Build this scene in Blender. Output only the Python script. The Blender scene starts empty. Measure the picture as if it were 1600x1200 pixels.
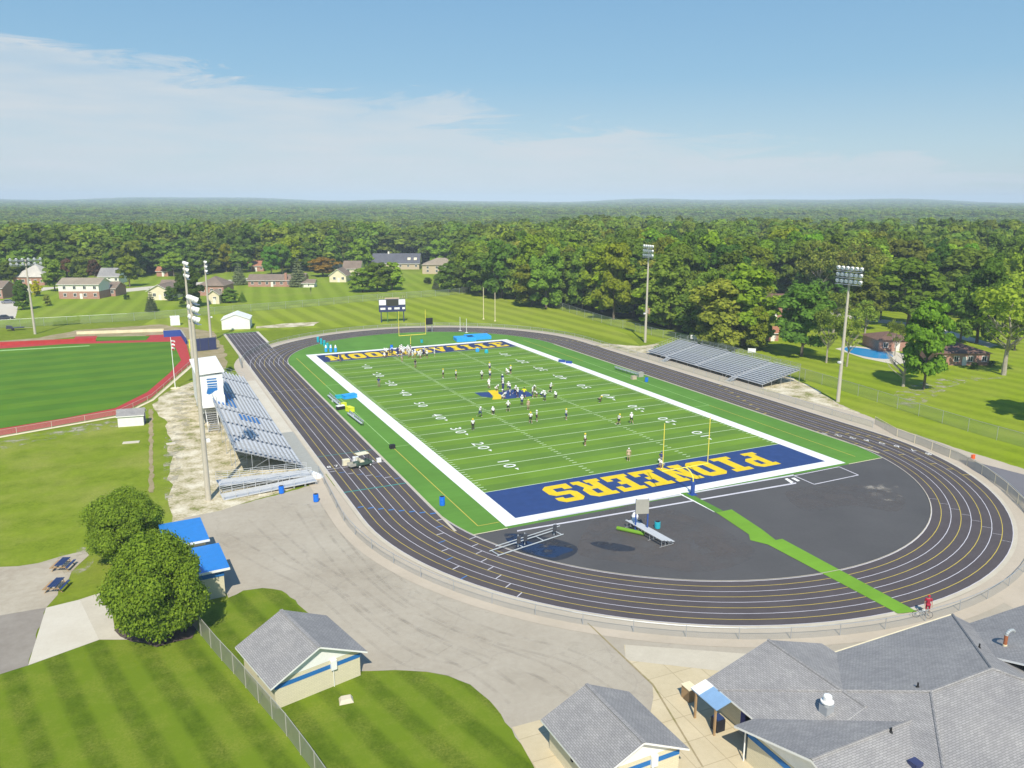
import bpy, math, random
import numpy as np
from mathutils import Vector, Matrix, Euler
from mathutils.geometry import tessellate_polygon
R_ = math.radians
random.seed(7); rng = np.random.default_rng(11)
sc = bpy.context.scene
col = sc.collection
# ------------------------------------------------------------------ camera
CX, CY, CZ = -61.787, -132.629, 35.947
FPX, YAW, PITCH, ROLL = 1239.37, 0.443431, 0.226613, 0.00188
def basis():
    f = Vector((math.sin(YAW)*math.cos(PITCH), math.cos(YAW)*math.cos(PITCH), -math.sin(PITCH)))
    r = Vector((math.cos(YAW), -math.sin(YAW), 0)); u = r.cross(f)
    r2 = r*math.cos(ROLL)+u*math.sin(ROLL); u2 = -r*math.sin(ROLL)+u*math.cos(ROLL)
    return r2, u2, f
BR, BU, BF = basis()
cd = bpy.data.cameras.new('camera'); cam = bpy.data.objects.new('camera', cd); col.objects.link(cam)
cd.sensor_width = 36; cd.lens = FPX/1600*36; cd.clip_end = 30000; cd.clip_start = .5
m = Matrix((BR, BU, -BF)).transposed().to_4x4(); m.translation = (CX, CY, CZ); cam.matrix_world = m
sc.camera = cam
C0 = Vector((CX, CY, CZ))
def G(px, py, h=0.0):
    """world point of height h seen at a pixel of the 1600x1200 photograph (survey helper)"""
    d = BF + BR*((px-800)/FPX) + BU*((600-py)/FPX)
    t = (h-CZ)/d.z
    return Vector((CX+d.x*t, CY+d.y*t, h))
def depth(p): return (Vector(p)-C0).dot(BF)
def height_at(base, ty):
    lo, hi = 0.0, 60.0
    for _ in range(40):
        mid = (lo+hi)/2; v = Vector((base[0], base[1], mid))-C0
        y = 600-FPX*v.dot(BU)/v.dot(BF)
        if y > ty: lo = mid
        else: hi = mid
    return lo
# ------------------------------------------------------------------ light
SUN_AZ, SUN_EL = 203.0, 48.0          # compass-like: 0=+Y, clockwise
ts = Vector((math.sin(R_(SUN_AZ))*math.cos(R_(SUN_EL)), math.cos(R_(SUN_AZ))*math.cos(R_(SUN_EL)), math.sin(R_(SUN_EL))))
sl = bpy.data.lights.new('sun', 'SUN'); sl.energy = 5.0; sl.angle = R_(.55); sl.color = (1, .935, .80)
so = bpy.data.objects.new('sun', sl); col.objects.link(so); so.rotation_euler = ts.to_track_quat('Z', 'Y').to_euler(); so.location = (0, 0, 150)
w = bpy.data.worlds.new('World'); sc.world = w; w.use_nodes = True
nt = w.node_tree; nt.nodes.clear()
def N(nt, t, **k):
    n = nt.nodes.new(t)
    for a, b in k.items(): setattr(n, a, b)
    return n
L_ = lambda nt, a, b: nt.links.new(a, b)
def math_node(nt, op, a, b=None, c=None, clamp=False):
    n = N(nt, 'ShaderNodeMath', operation=op); n.use_clamp = clamp
    for i, v in enumerate((a, b, c)):
        if v is None: continue
        if hasattr(v, 'is_linked'): L_(nt, v, n.inputs[i])
        else: n.inputs[i].default_value = v
    return n.outputs[0]
sky = N(nt, 'ShaderNodeTexSky', sky_type='NISHITA'); sky.sun_disc = False
sky.sun_elevation = R_(SUN_EL); sky.sun_rotation = R_(SUN_AZ); sky.altitude = 200; sky.air_density = 1.0; sky.dust_density = .35; sky.ozone_density = 2.4
tc = N(nt, 'ShaderNodeTexCoord'); sx = N(nt, 'ShaderNodeSeparateXYZ'); L_(nt, tc.outputs['Generated'], sx.inputs[0])
az = math_node(nt, 'SUBTRACT', math_node(nt, 'ARCTAN2', sx.outputs[0], sx.outputs[1]), YAW)
mr = N(nt, 'ShaderNodeMapRange'); mr.clamp = True; L_(nt, az, mr.inputs[0])
mr.inputs[1].default_value = -.6; mr.inputs[2].default_value = .65; mr.inputs[3].default_value = .178; mr.inputs[4].default_value = .02
mp = N(nt, 'ShaderNodeMapping'); mp.inputs['Scale'].default_value = (1, 1, 7); L_(nt, tc.outputs['Generated'], mp.inputs[0])
no = N(nt, 'ShaderNodeTexNoise'); no.inputs['Scale'].default_value = 6; no.inputs['Detail'].default_value = 9; no.inputs['Roughness'].default_value = .68; no.inputs['Distortion'].default_value = .9
L_(nt, mp.outputs[0], no.inputs['Vector'])
edge = math_node(nt, 'ADD', mr.outputs[0], math_node(nt, 'MULTIPLY', math_node(nt, 'SUBTRACT', no.outputs[0], .5), .16))
mask = math_node(nt, 'MULTIPLY', math_node(nt, 'SUBTRACT', edge, sx.outputs[2]), 48, clamp=True)
# thin veil density inside the band
no2 = N(nt, 'ShaderNodeTexNoise'); no2.inputs['Scale'].default_value = 7; no2.inputs['Detail'].default_value = 8; L_(nt, mp.outputs[0], no2.inputs['Vector'])
dens = N(nt, 'ShaderNodeMapRange'); L_(nt, no2.outputs[0], dens.inputs[0]); dens.inputs[1].default_value = .3; dens.inputs[2].default_value = .7; dens.inputs[3].default_value = .42; dens.inputs[4].default_value = 1.0
mask = math_node(nt, 'MULTIPLY', mask, dens.outputs[0])
air = N(nt, 'ShaderNodeValToRGB'); L_(nt, sx.outputs[2], air.inputs[0]); ae = air.color_ramp.elements
for pos_, c_ in ((0, (.64, .76, .82)), (.06, (.55, .77, .90)), (.14, (.35, .65, .90)), (.30, (.235, .52, .86))):
    e_ = ae.new(pos_) if pos_ not in (0,) else ae[0]; e_.position = pos_; e_.color = (*c_, 1)
ae[-1].position = 1; ae[-1].color = (.08, .26, .66, 1)
airs = N(nt, 'ShaderNodeVectorMath', operation='SCALE'); airs.inputs['Scale'].default_value = 4.75; L_(nt, air.outputs[0], airs.inputs[0])
sm = N(nt, 'ShaderNodeMix', data_type='RGBA'); sm.inputs[0].default_value = .85; L_(nt, sky.outputs[0], sm.inputs[6]); L_(nt, airs.outputs[0], sm.inputs[7])
mx = N(nt, 'ShaderNodeMix', data_type='RGBA'); L_(nt, mask, mx.inputs[0]); L_(nt, sm.outputs[2], mx.inputs[6])
CLOUD = mx.inputs[7]; CLOUD.default_value = (4.1, 4.5, 4.8, 1)
bg = N(nt, 'ShaderNodeBackground'); bg.inputs[1].default_value = .14
wo = N(nt, 'ShaderNodeOutputWorld'); L_(nt, mx.outputs[2], bg.inputs[0]); L_(nt, bg.outputs[0], wo.inputs[0])
sc.view_settings.view_transform = 'Standard'; sc.view_settings.look = 'None'; sc.view_settings.gamma = 1; sc.view_settings.use_curve_mapping = False
sc.view_settings.exposure = 0.18
sc.cycles.volume_bounces = 0; sc.cycles.max_bounces = 5; sc.cycles.transparent_max_bounces = 24; sc.cycles.diffuse_bounces = 3
# ------------------------------------------------------------------ materials
MATS = {}
def new_mat(name):
    mt = bpy.data.materials.new(name); mt.use_nodes = True; t = mt.node_tree; b = t.nodes['Principled BSDF']
    b.inputs['Roughness'].default_value = .8; b.inputs['Specular IOR Level'].default_value = .25
    MATS[name] = mt; return mt, t, b
def noise(t, scale, detail=5, coord='Object', stretch=None, rough=.55):
    tc = N(t, 'ShaderNodeTexCoord'); n = N(t, 'ShaderNodeTexNoise'); n.inputs['Scale'].default_value = scale; n.inputs['Detail'].default_value = detail; n.inputs['Roughness'].default_value = rough
    if stretch:
        mp = N(t, 'ShaderNodeMapping'); mp.inputs['Scale'].default_value = stretch[:3]
        if len(stretch) > 3: mp.inputs['Rotation'].default_value = (0, 0, stretch[3])
        L_(t, tc.outputs[coord], mp.inputs[0]); L_(t, mp.outputs[0], n.inputs['Vector'])
    else: L_(t, tc.outputs[coord], n.inputs['Vector'])
    return n.outputs[0]
def ramp(t, fac, stops):
    r = N(t, 'ShaderNodeValToRGB'); L_(t, fac, r.inputs[0]); e = r.color_ramp.elements
    while len(e) < len(stops): e.new(.5)
    for i, (p, c) in enumerate(stops): e[i].position = p; e[i].color = (*c, 1)
    return r.outputs[0]
def mix(t, fac, a, b, mode='MIX'):
    n = N(t, 'ShaderNodeMix', data_type='RGBA', blend_type=mode)
    if hasattr(fac, 'is_linked'): L_(t, fac, n.inputs[0])
    else: n.inputs[0].default_value = fac
    for i, v in ((6, a), (7, b)):
        if hasattr(v, 'is_linked'): L_(t, v, n.inputs[i])
        else: n.inputs[i].default_value = (*v, 1)
    return n.outputs[2]
def plain(name, c, rough=.7, metal=0, var=.08, scale=3, spec=.3):
    mt, t, b = new_mat(name)
    a = tuple(x*(1-var) for x in c); d = tuple(min(1, x*(1+var)) for x in c)
    L_(t, ramp(t, noise(t, scale, 6), [(.3, a), (.7, d)]), b.inputs['Base Color'])
    b.inputs['Roughness'].default_value = rough; b.inputs['Metallic'].default_value = metal; b.inputs['Specular IOR Level'].default_value = spec
    return mt
def stripes(t, ang, width, soft=.12, wob=.0):
    """0..1 band mask, direction of variation 'ang' (radians from +X), in metres of world space"""
    tc = N(t, 'ShaderNodeTexCoord'); s = N(t, 'ShaderNodeSeparateXYZ'); L_(t, tc.outputs['Object'], s.inputs[0])
    v = math_node(t, 'ADD', math_node(t, 'MULTIPLY', s.outputs[0], math.cos(ang)), math_node(t, 'MULTIPLY', s.outputs[1], math.sin(ang)))
    if wob: v = math_node(t, 'ADD', v, math_node(t, 'MULTIPLY', noise(t, .09, 2), wob))
    f = math_node(t, 'PINGPONG', math_node(t, 'DIVIDE', v, width), 1.0)
    n = N(t, 'ShaderNodeMapRange', interpolation_type='SMOOTHSTEP'); L_(t, f, n.inputs[0]); n.inputs[1].default_value = .5-soft; n.inputs[2].default_value = .5+soft
    return n.outputs[0]
def lawn(name, dark, light, dry, ang=None, width=2, dryamt=.5, wob=1.0, patch=.12, amt=.55, soft=.3, fs=1.6):
    mt, t, b = new_mat(name)
    big = noise(t, patch, 6, rough=.65); fine = noise(t, fs, 8, rough=.8)
    mid_ = noise(t, .55, 5, rough=.7)
    fine = math_node(t, 'ADD', math_node(t, 'MULTIPLY', fine, .55), math_node(t, 'MULTIPLY', mid_, .45))
    c = ramp(t, fine, [(.38, tuple(x*.92 for x in dark)), (.62, light)])
    if ang is not None:
        s = math_node(t, 'MULTIPLY', stripes(t, ang, width, soft, wob), amt)
        c = mix(t, s, c, ramp(t, fine, [(.25, light), (.75, tuple(x*1.22 for x in light))]))
    rm = N(t, 'ShaderNodeMapRange'); L_(t, big, rm.inputs[0]); rm.inputs[1].default_value = .44; rm.inputs[2].default_value = .64; rm.inputs[3].default_value = 0; rm.inputs[4].default_value = dryamt
    sp = noise(t, 5, 6, rough=.8)
    rm2 = N(t, 'ShaderNodeMapRange'); L_(t, sp, rm2.inputs[0]); rm2.inputs[1].default_value = .35; rm2.inputs[2].default_value = .65
    c = mix(t, math_node(t, 'MULTIPLY', rm.outputs[0], rm2.outputs[0]), c, dry)
    L_(t, c, b.inputs['Base Color']); b.inputs['Roughness'].default_value = 1; b.inputs['Specular IOR Level'].default_value = .05
    return mt
M = {}
M['field_grass'] = lawn('field_grass', (0.129, 0.184, 0.011), (0.196, 0.259, 0.018), (0.300, 0.291, 0.070), patch=.05)
M['near_lawn'] = lawn('near_lawn', (0.066, 0.112, 0.006), (0.122, 0.180, 0.011), (0.270, 0.270, 0.052), ang=R_(14), width=1.5, dryamt=.5, patch=.3, amt=1.0, wob=.25, soft=.2, fs=5)
M['left_lawn'] = lawn('left_lawn', (0.129, 0.189, 0.011), (0.211, 0.275, 0.023), (0.340, 0.322, 0.091), ang=R_(82), width=3.5, dryamt=.8, patch=.09, amt=.25, fs=3)
M['far_lawn'] = lawn('far_lawn', (0.154, 0.211, 0.013), (0.221, 0.281, 0.020), (0.360, 0.354, 0.105), ang=R_(3), width=3.4, dryamt=.4, patch=.03, amt=.95, wob=1.5, soft=.25)
M['side_lawn'] = lawn('side_lawn', (0.154, 0.221, 0.009), (0.216, 0.286, 0.013), (0.330, 0.322, 0.077), ang=R_(2), width=2.6, dryamt=.5, patch=.05, amt=.7)
M['lot_lawn'] = lawn('lot_lawn', (0.144, 0.216, 0.013), (0.211, 0.286, 0.023), (0.330, 0.312, 0.091), ang=R_(-8), width=3.2, dryamt=.4, patch=.05, amt=.6)
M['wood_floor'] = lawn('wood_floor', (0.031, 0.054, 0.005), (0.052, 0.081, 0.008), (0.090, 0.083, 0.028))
def ground_mat(name, stops, s1, s2, rough=.92, crack=0, joint=None):
    mt, t, b = new_mat(name)
    a = noise(t, s1, 7, rough=.6); f = noise(t, s2, 6, rough=.7)
    m_ = math_node(t, 'ADD', math_node(t, 'MULTIPLY', a, .65), math_node(t, 'MULTIPLY', f, .35))
    c = ramp(t, m_, stops)
    if crack:
        tc = N(t, 'ShaderNodeTexCoord'); v = N(t, 'ShaderNodeTexVoronoi', feature='DISTANCE_TO_EDGE'); v.inputs['Scale'].default_value = crack
        n3 = N(t, 'ShaderNodeTexNoise'); n3.inputs['Scale'].default_value = crack*2.5; n3.inputs['Detail'].default_value = 6
        mm = N(t, 'ShaderNodeMix', data_type='VECTOR'); mm.inputs[0].default_value = .35
        L_(t, tc.outputs['Object'], n3.inputs['Vector']); L_(t, tc.outputs['Object'], v.inputs['Vector'])
        vm = N(t, 'ShaderNodeVectorMath', operation='ADD'); sc_ = N(t, 'ShaderNodeVectorMath', operation='SCALE'); sc_.inputs['Scale'].default_value = 6
        L_(t, n3.outputs[1], sc_.inputs[0]); L_(t, tc.outputs['Object'], vm.inputs[0]); L_(t, sc_.outputs[0], vm.inputs[1]); L_(t, vm.outputs[0], v.inputs['Vector'])
        k = math_node(t, 'LESS_THAN', v.outputs['Distance'], .006)
        c = mix(t, math_node(t, 'MULTIPLY', k, .14), c, (.2, .18, .16))
    if joint:
        tc = N(t, 'ShaderNodeTexCoord'); mp = N(t, 'ShaderNodeMapping'); mp.inputs['Rotation'].default_value = (0, 0, joint[2]); L_(t, tc.outputs['Object'], mp.inputs[0])
        br = N(t, 'ShaderNodeTexBrick'); br.offset = 0; br.inputs['Scale'].default_value = 1; br.inputs['Brick Width'].default_value = joint[0]; br.inputs['Row Height'].default_value = joint[1]; br.inputs['Mortar Size'].default_value = .035
        br.inputs['Color1'].default_value = (1, 1, 1, 1); br.inputs['Color2'].default_value = (.93, .93, .93, 1); br.inputs['Mortar'].default_value = (.74, .72, .70, 1)
        L_(t, mp.outputs[0], br.inputs['Vector']); c = mix(t, 1, c, br.outputs[0], 'MULTIPLY')
    L_(t, c, b.inputs['Base Color']); b.inputs['Roughness'].default_value = rough; b.inputs['Specular IOR Level'].default_value = .2
    return mt
M['pavement'] = ground_mat('pavement', [(.34, (.345, .30, .235)), (.5, (.395, .35, .28)), (.66, (.445, .40, .325))], .12, 1.5, crack=.09)
M['apron'] = ground_mat('apron', [(.3, (.42, .36, .28)), (.7, (.52, .45, .36))], .2, 2)
M['concrete'] = ground_mat('concrete', [(.3, (.50, .42, .27)), (.7, (.63, .54, .37))], .3, 2, joint=(2.4, 2.4, .03))
M['curb'] = ground_mat('curb', [(.3, (.47, .42, .33)), (.7, (.57, .52, .42))], .5, 3)
M['pale_concrete'] = ground_mat('pale_concrete', [(.3, (.52, .47, .38)), (.7, (.62, .58, .49))], .3, 3)
M['gravel'] = ground_mat('gravel', [(.40, (.20, .21, .06)), (.47, (.44, .38, .24)), (.58, (.66, .60, .46)), (.75, (.74, .69, .57))], .35, 3)
M['old_lot'] = ground_mat('old_lot', [(.3, (.33, .28, .21)), (.7, (.50, .45, .36))], .15, 1.2, crack=.12)
M['dark_lot'] = ground_mat('dark_lot', [(.3, (.22, .19, .16)), (.7, (.32, .29, .25))], .15, 1.2)
M['asphalt'] = ground_mat('asphalt', [(.3, (.074, .072, .074)), (.7, (.104, .101, .102))], .12, 3, rough=.8)
M['road'] = ground_mat('road', [(.3, (.15, .145, .16)), (.7, (.19, .185, .20))], .12, 3)
M['track'] = ground_mat('track', [(.3, (.072, .061, .065)), (.7, (.100, .086, .090))], .3, 8, rough=.85)
M['dirt'] = ground_mat('dirt', [(.35, (.22, .20, .07)), (.55, (.35, .28, .17)), (.7, (.46, .40, .27))], .3, 3)
M['mulch'] = ground_mat('mulch', [(.3, (.05, .04, .04)), (.7, (.16, .12, .10))], 1, 5)
def turf(name, a, b_, width, ang):
    mt, t, b = new_mat(name)
    s = stripes(t, ang, width, .04)
    c = mix(t, s, a, b_); c = mix(t, .55, c, ramp(t, noise(t, .15, 6), [(.3, (.78, .78, .78)), (.7, (1.15, 1.15, 1.15))]), 'MULTIPLY'); c = mix(t, .5, c, ramp(t, noise(t, .5, 7, stretch=(.35, 2.2, 1), rough=.7), [(.3, (.82, .84, .8)), (.7, (1.15, 1.13, 1.15))]), 'MULTIPLY')
    L_(t, c, b.inputs['Base Color']); b.inputs['Roughness'].default_value = .9; b.inputs['Specular IOR Level'].default_value = .15
    return mt
M['turf'] = turf('turf', (.118, .222, .030), (.145, .262, .026), 4.572, R_(90))
M['turf_edge'] = turf('turf_edge', (.098, .235, .035), (.108, .25, .038), 9, 0)
M['turf_baseball'] = turf('turf_baseball', (.078, .185, .012), (.100, .205, .012), 4.4, R_(97))
M['turf_strip'] = turf('turf_strip', (.16, .33, .03), (.165, .34, .03), 9, 0)
for n_, c_ in dict(white_paint=(.83, .83, .81), gold_paint=(.72, .52, .02), blue_paint=(.027, .060, .185), navy_paint=(.03, .045, .13), yellow_line=(.55, .43, .08), lane_white=(.58, .57, .62), teal_line=(.05, .30, .27),
                   line_green=(.32, .52, .2), red_track=(.42, .05, .05), cream_band=(.75, .66, .45), stain_blue=(.025, .07, .19), stain_dark=(.05, .052, .062), patch_brown=(.13, .115, .11), blue_line=(.06, .2, .5)).items():
    M[n_] = plain(n_, c_, .8, var=.1, scale=.8, spec=.15)
M['yardline'] = plain('yardline', (.55, .68, .42), .9)
M['border_white'] = plain('border_white', (.78, .79, .78), .85, var=.05, scale=.5)
for n_, c_, r_, m_ in [('white_metal', (.82, .82, .80), .45, 0), ('galv', (.48, .50, .52), .45, .5), ('aluminium', (.62, .63, .64), .5, .25), ('footboard', (.42, .43, .45), .6, .2), ('steel_dark', (.10, .105, .12), .5, .3), ('blue_seat', (.035, .15, .40), .5, 0),
                       ('pole_concrete', (.50, .46, .38), .85, 0), ('lamp_glass', (.70, .74, .80), .15, 0), ('goal_yellow', (.85, .72, .10), .4, 0), ('pad_blue', (.03, .08, .32), .6, 0), ('barrel_blue', (.01, .17, .75), .35, 0), ('cream_wall', (.68, .62, .43), .85, 0), ('stripe_blue', (.02, .15, .42), .7, 0),
                       ('door_navy', (.03, .04, .22), .5, 0), ('white_wall', (.80, .80, .77), .7, 0), ('glass_dark', (.03, .04, .05), .1, 0), ('blue_roof', (.03, .22, .62), .4, .1), ('awning', (.22, .36, .55), .3, 0), ('wood_tan', (.38, .25, .13), .8, 0),
                       ('bench_blue', (.025, .05, .15), .6, 0), ('mat_blue', (.03, .35, .85), .5, 0), ('teal_pad', (.02, .40, .50), .5, 0), ('yellow_gear', (.75, .78, .03), .5, 0), ('black_gear', (.02, .02, .025), .6, 0), ('cart_cream', (.75, .70, .52), .45, 0), ('cart_green', (.06, .10, .08), .4, 0),
                       ('tyre', (.02, .02, .02), .8, 0), ('orange_pad', (.75, .12, .03), .6, 0), ('red_shirt', (.38, .02, .05), .8, 0), ('tan_house', (.50, .41, .30), .85, 0), ('house_white', (.80, .78, .70), .8, 0), ('house_cream', (.72, .65, .47), .8, 0), ('shutter', (.30, .31, .30), .7, 0),
                       ('car_dark', (.06, .06, .09), .3, 0), ('car_grey', (.25, .26, .30), .3, .3), ('rust', (.35, .12, .05), .7, 0), ('zinc', (.60, .62, .60), .35, .5), ('plastic_black', (.02, .02, .02), .5, 0), ('pool_water', (.02, .30, .62), .08, 0), ('flag_red', (.5, .04, .05), .7, 0), ('flag_white', (.75, .75, .75), .7, 0), ('rock', (.62, .55, .43), .9, 0),
                       ('score_navy', (.04, .05, .13), .6, 0), ('screen_dark', (.05, .05, .04), .4, 0), ('ad_white', (.85, .85, .85), .6, 0), ('post_green', (.10, .22, .05), .6, 0), ('slat_gray', (.42, .41, .36), .6, .2), ('ice_blue', (.45, .49, .52), .5, 0)]:
    M[n_] = plain(n_, c_, r_, m_, var=.06, scale=2)
def shingle(name, a, b_, course=.14):
    mt, t, b = new_mat(name)
    uv = N(t, 'ShaderNodeUVMap'); uv.uv_map = 'uv'
    br = N(t, 'ShaderNodeTexBrick'); br.inputs['Scale'].default_value = 1; br.inputs['Brick Width'].default_value = .33; br.inputs['Row Height'].default_value = course; br.inputs['Mortar Size'].default_value = .016; br.inputs['Mortar Smooth'].default_value = .3
    br.inputs['Color1'].default_value = (*a, 1); br.inputs['Color2'].default_value = (*b_, 1); br.inputs['Mortar'].default_value = tuple(x*.62 for x in a)+(1,)
    L_(t, uv.outputs[0], br.inputs['Vector'])
    big_ = ramp(t, noise(t, .22, 5, stretch=(1, 1, 1), rough=.6), [(.3, (.86, .86, .87)), (.7, (1.1, 1.09, 1.07))])
    c = mix(t, .8, br.outputs[0], ramp(t, noise(t, 1.1, 9, rough=.8), [(.3, (.82, .82, .84)), (.7, (1.15, 1.15, 1.13))]), 'MULTIPLY'); c = mix(t, 1, c, big_, 'MULTIPLY')
    L_(t, c, b.inputs['Base Color']); b.inputs['Roughness'].default_value = .95
    return mt
M['shingle_gray'] = shingle('shingle_gray', (.285, .278, .278), (.345, .337, .335))
M['shingle_brown'] = shingle('shingle_brown', (.22, .17, .135), (.28, .22, .175))
M['shingle_tan'] = shingle('shingle_tan', (.33, .28, .21), (.38, .32, .25))
M['shingle_red'] = shingle('shingle_red', (.38, .17, .10), (.45, .21, .13))
M['shingle_maroon'] = shingle('shingle_maroon', (.17, .10, .075), (.22, .13, .10))
M['shingle_slate'] = shingle('shingle_slate', (.11, .115, .14), (.15, .155, .18))
M['shingle_pale'] = shingle('shingle_pale', (.55, .52, .46), (.60, .57, .50))
def brick(name, a, b_, mort=(.45, .40, .34)):
    mt, t, b = new_mat(name)
    uv = N(t, 'ShaderNodeUVMap'); uv.uv_map = 'uv'
    br = N(t, 'ShaderNodeTexBrick'); br.inputs['Scale'].default_value = 1; br.inputs['Brick Width'].default_value = .4; br.inputs['Row Height'].default_value = .14; br.inputs['Mortar Size'].default_value = .014
    br.inputs['Color1'].default_value = (*a, 1); br.inputs['Color2'].default_value = (*b_, 1); br.inputs['Mortar'].default_value = (*mort, 1)
    L_(t, uv.outputs[0], br.inputs['Vector']); L_(t, br.outputs[0], b.inputs['Base Color']); return mt
M['brick_red'] = brick('brick_red', (.36, .13, .09), (.42, .18, .12))
M['brick_pink'] = brick('brick_pink', (.45, .22, .17), (.36, .14, .10))
M['block_cream'] = brick('block_cream', (.64, .585, .42), (.68, .62, .45), (.58, .52, .37))
M['block_gray'] = brick('block_gray', (.55, .51, .38), (.58, .54, .41), (.50, .46, .34))
def stain(name, c, lo=.40, hi=.56, amt=.9):
    mt, t, b = new_mat(name); b.inputs['Base Color'].default_value = (*c, 1); b.inputs['Roughness'].default_value = .45
    tr = N(t, 'ShaderNodeBsdfTransparent'); ms = N(t, 'ShaderNodeMixShader'); mr_ = N(t, 'ShaderNodeMapRange', interpolation_type='SMOOTHSTEP'); L_(t, noise(t, .45, 6, rough=.65), mr_.inputs[0])
    mr_.inputs[1].default_value = lo; mr_.inputs[2].default_value = hi; mr_.inputs[4].default_value = amt
    L_(t, mr_.outputs[0], ms.inputs[0]); L_(t, tr.outputs[0], ms.inputs[1]); L_(t, b.outputs[0], ms.inputs[2]); L_(t, ms.outputs[0], t.nodes['Material Output'].inputs[0]); return mt
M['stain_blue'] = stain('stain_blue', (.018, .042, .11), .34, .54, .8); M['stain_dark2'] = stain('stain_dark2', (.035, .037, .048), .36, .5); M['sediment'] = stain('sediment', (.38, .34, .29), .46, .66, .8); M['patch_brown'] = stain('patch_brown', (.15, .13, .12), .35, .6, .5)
M['tyre_mark'] = stain('tyre_mark', (.34, .30, .23), .40, .75, .10); M['tyre_line'] = stain('tyre_line', (.27, .235, .19), .36, .66, .13); M['worn'] = stain('worn', (.50, .45, .33), .48, .66, .7)
def chain(name, c, a):
    mt, t, b = new_mat(name)
    b.inputs['Base Color'].default_value = (*c, 1); b.inputs['Roughness'].default_value = .5; b.inputs['Metallic'].default_value = .3
    tr = N(t, 'ShaderNodeBsdfTransparent'); ms = N(t, 'ShaderNodeMixShader')
    f = noise(t, .6, 3); mr_ = N(t, 'ShaderNodeMapRange'); L_(t, f, mr_.inputs[0]); mr_.inputs[3].default_value = a*.75; mr_.inputs[4].default_value = a*1.25
    L_(t, mr_.outputs[0], ms.inputs[0]); L_(t, tr.outputs[0], ms.inputs[1]); L_(t, b.outputs[0], ms.inputs[2]); L_(t, ms.outputs[0], t.nodes['Material Output'].inputs[0])
    return mt
M['chain_mesh'] = chain('chain_mesh', (.45, .47, .46), .22)
M['chain_dense'] = chain('chain_dense', (.42, .42, .36), .55)
M['chain_far'] = chain('chain_far', (.36, .42, .32), .26)
def leaf(name, base, hue=.06):
    mt, t, b = new_mat(name)
    oi = N(t, 'ShaderNodeObjectInfo'); geo = N(t, 'ShaderNodeNewGeometry')
    c = mix(t, 1, base, oi.outputs['Color'], 'MULTIPLY') if True else base
    rv = ramp(t, geo.outputs['Random Per Island'], [(0, (.68, .72, .66)), (.5, (1, 1, 1)), (1, (1.32, 1.26, 1.2))])
    c = mix(t, 1, c, rv, 'MULTIPLY')
    hs = N(t, 'ShaderNodeHueSaturation'); L_(t, c, hs.inputs['Color'])
    mr_ = N(t, 'ShaderNodeMapRange'); L_(t, oi.outputs['Random'], mr_.inputs[0]); mr_.inputs[3].default_value = .5-hue*.3; mr_.inputs[4].default_value = .5+hue*.4; L_(t, mr_.outputs[0], hs.inputs['Hue'])
    mr2 = N(t, 'ShaderNodeMapRange'); L_(t, math_node(t, 'FRACT', math_node(t, 'MULTIPLY', oi.outputs['Random'], 7.31)), mr2.inputs[0]); mr2.inputs[3].default_value = .62; mr2.inputs[4].default_value = 1.3; L_(t, mr2.outputs[0], hs.inputs['Value'])
    L_(t, hs.outputs[0], b.inputs['Base Color']); b.inputs['Roughness'].default_value = .75; b.inputs['Specular IOR Level'].default_value = .12
    tl = N(t, 'ShaderNodeBsdfTranslucent'); ms = N(t, 'ShaderNodeMixShader'); ms.inputs[0].default_value = .42
    L_(t, hs.outputs[0], tl.inputs[0]); L_(t, b.outputs[0], ms.inputs[1]); L_(t, tl.outputs[0], ms.inputs[2]); L_(t, ms.outputs[0], t.nodes['Material Output'].inputs[0])
    return mt
M['leaf'] = leaf('leaf', (.21, .298, .034), .06)
M['leaf_near'] = leaf('leaf_near', (.21, .30, .034), .01)
M['bark'] = plain('bark', (.16, .13, .10), .95, var=.25, scale=2)
M['bark_pale'] = plain('bark_pale', (.36, .32, .26), .95, var=.2, scale=2)
skin_m = [plain('skin_a', (.42, .24, .16), .6), plain('skin_b', (.14, .075, .05), .6)]
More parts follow.
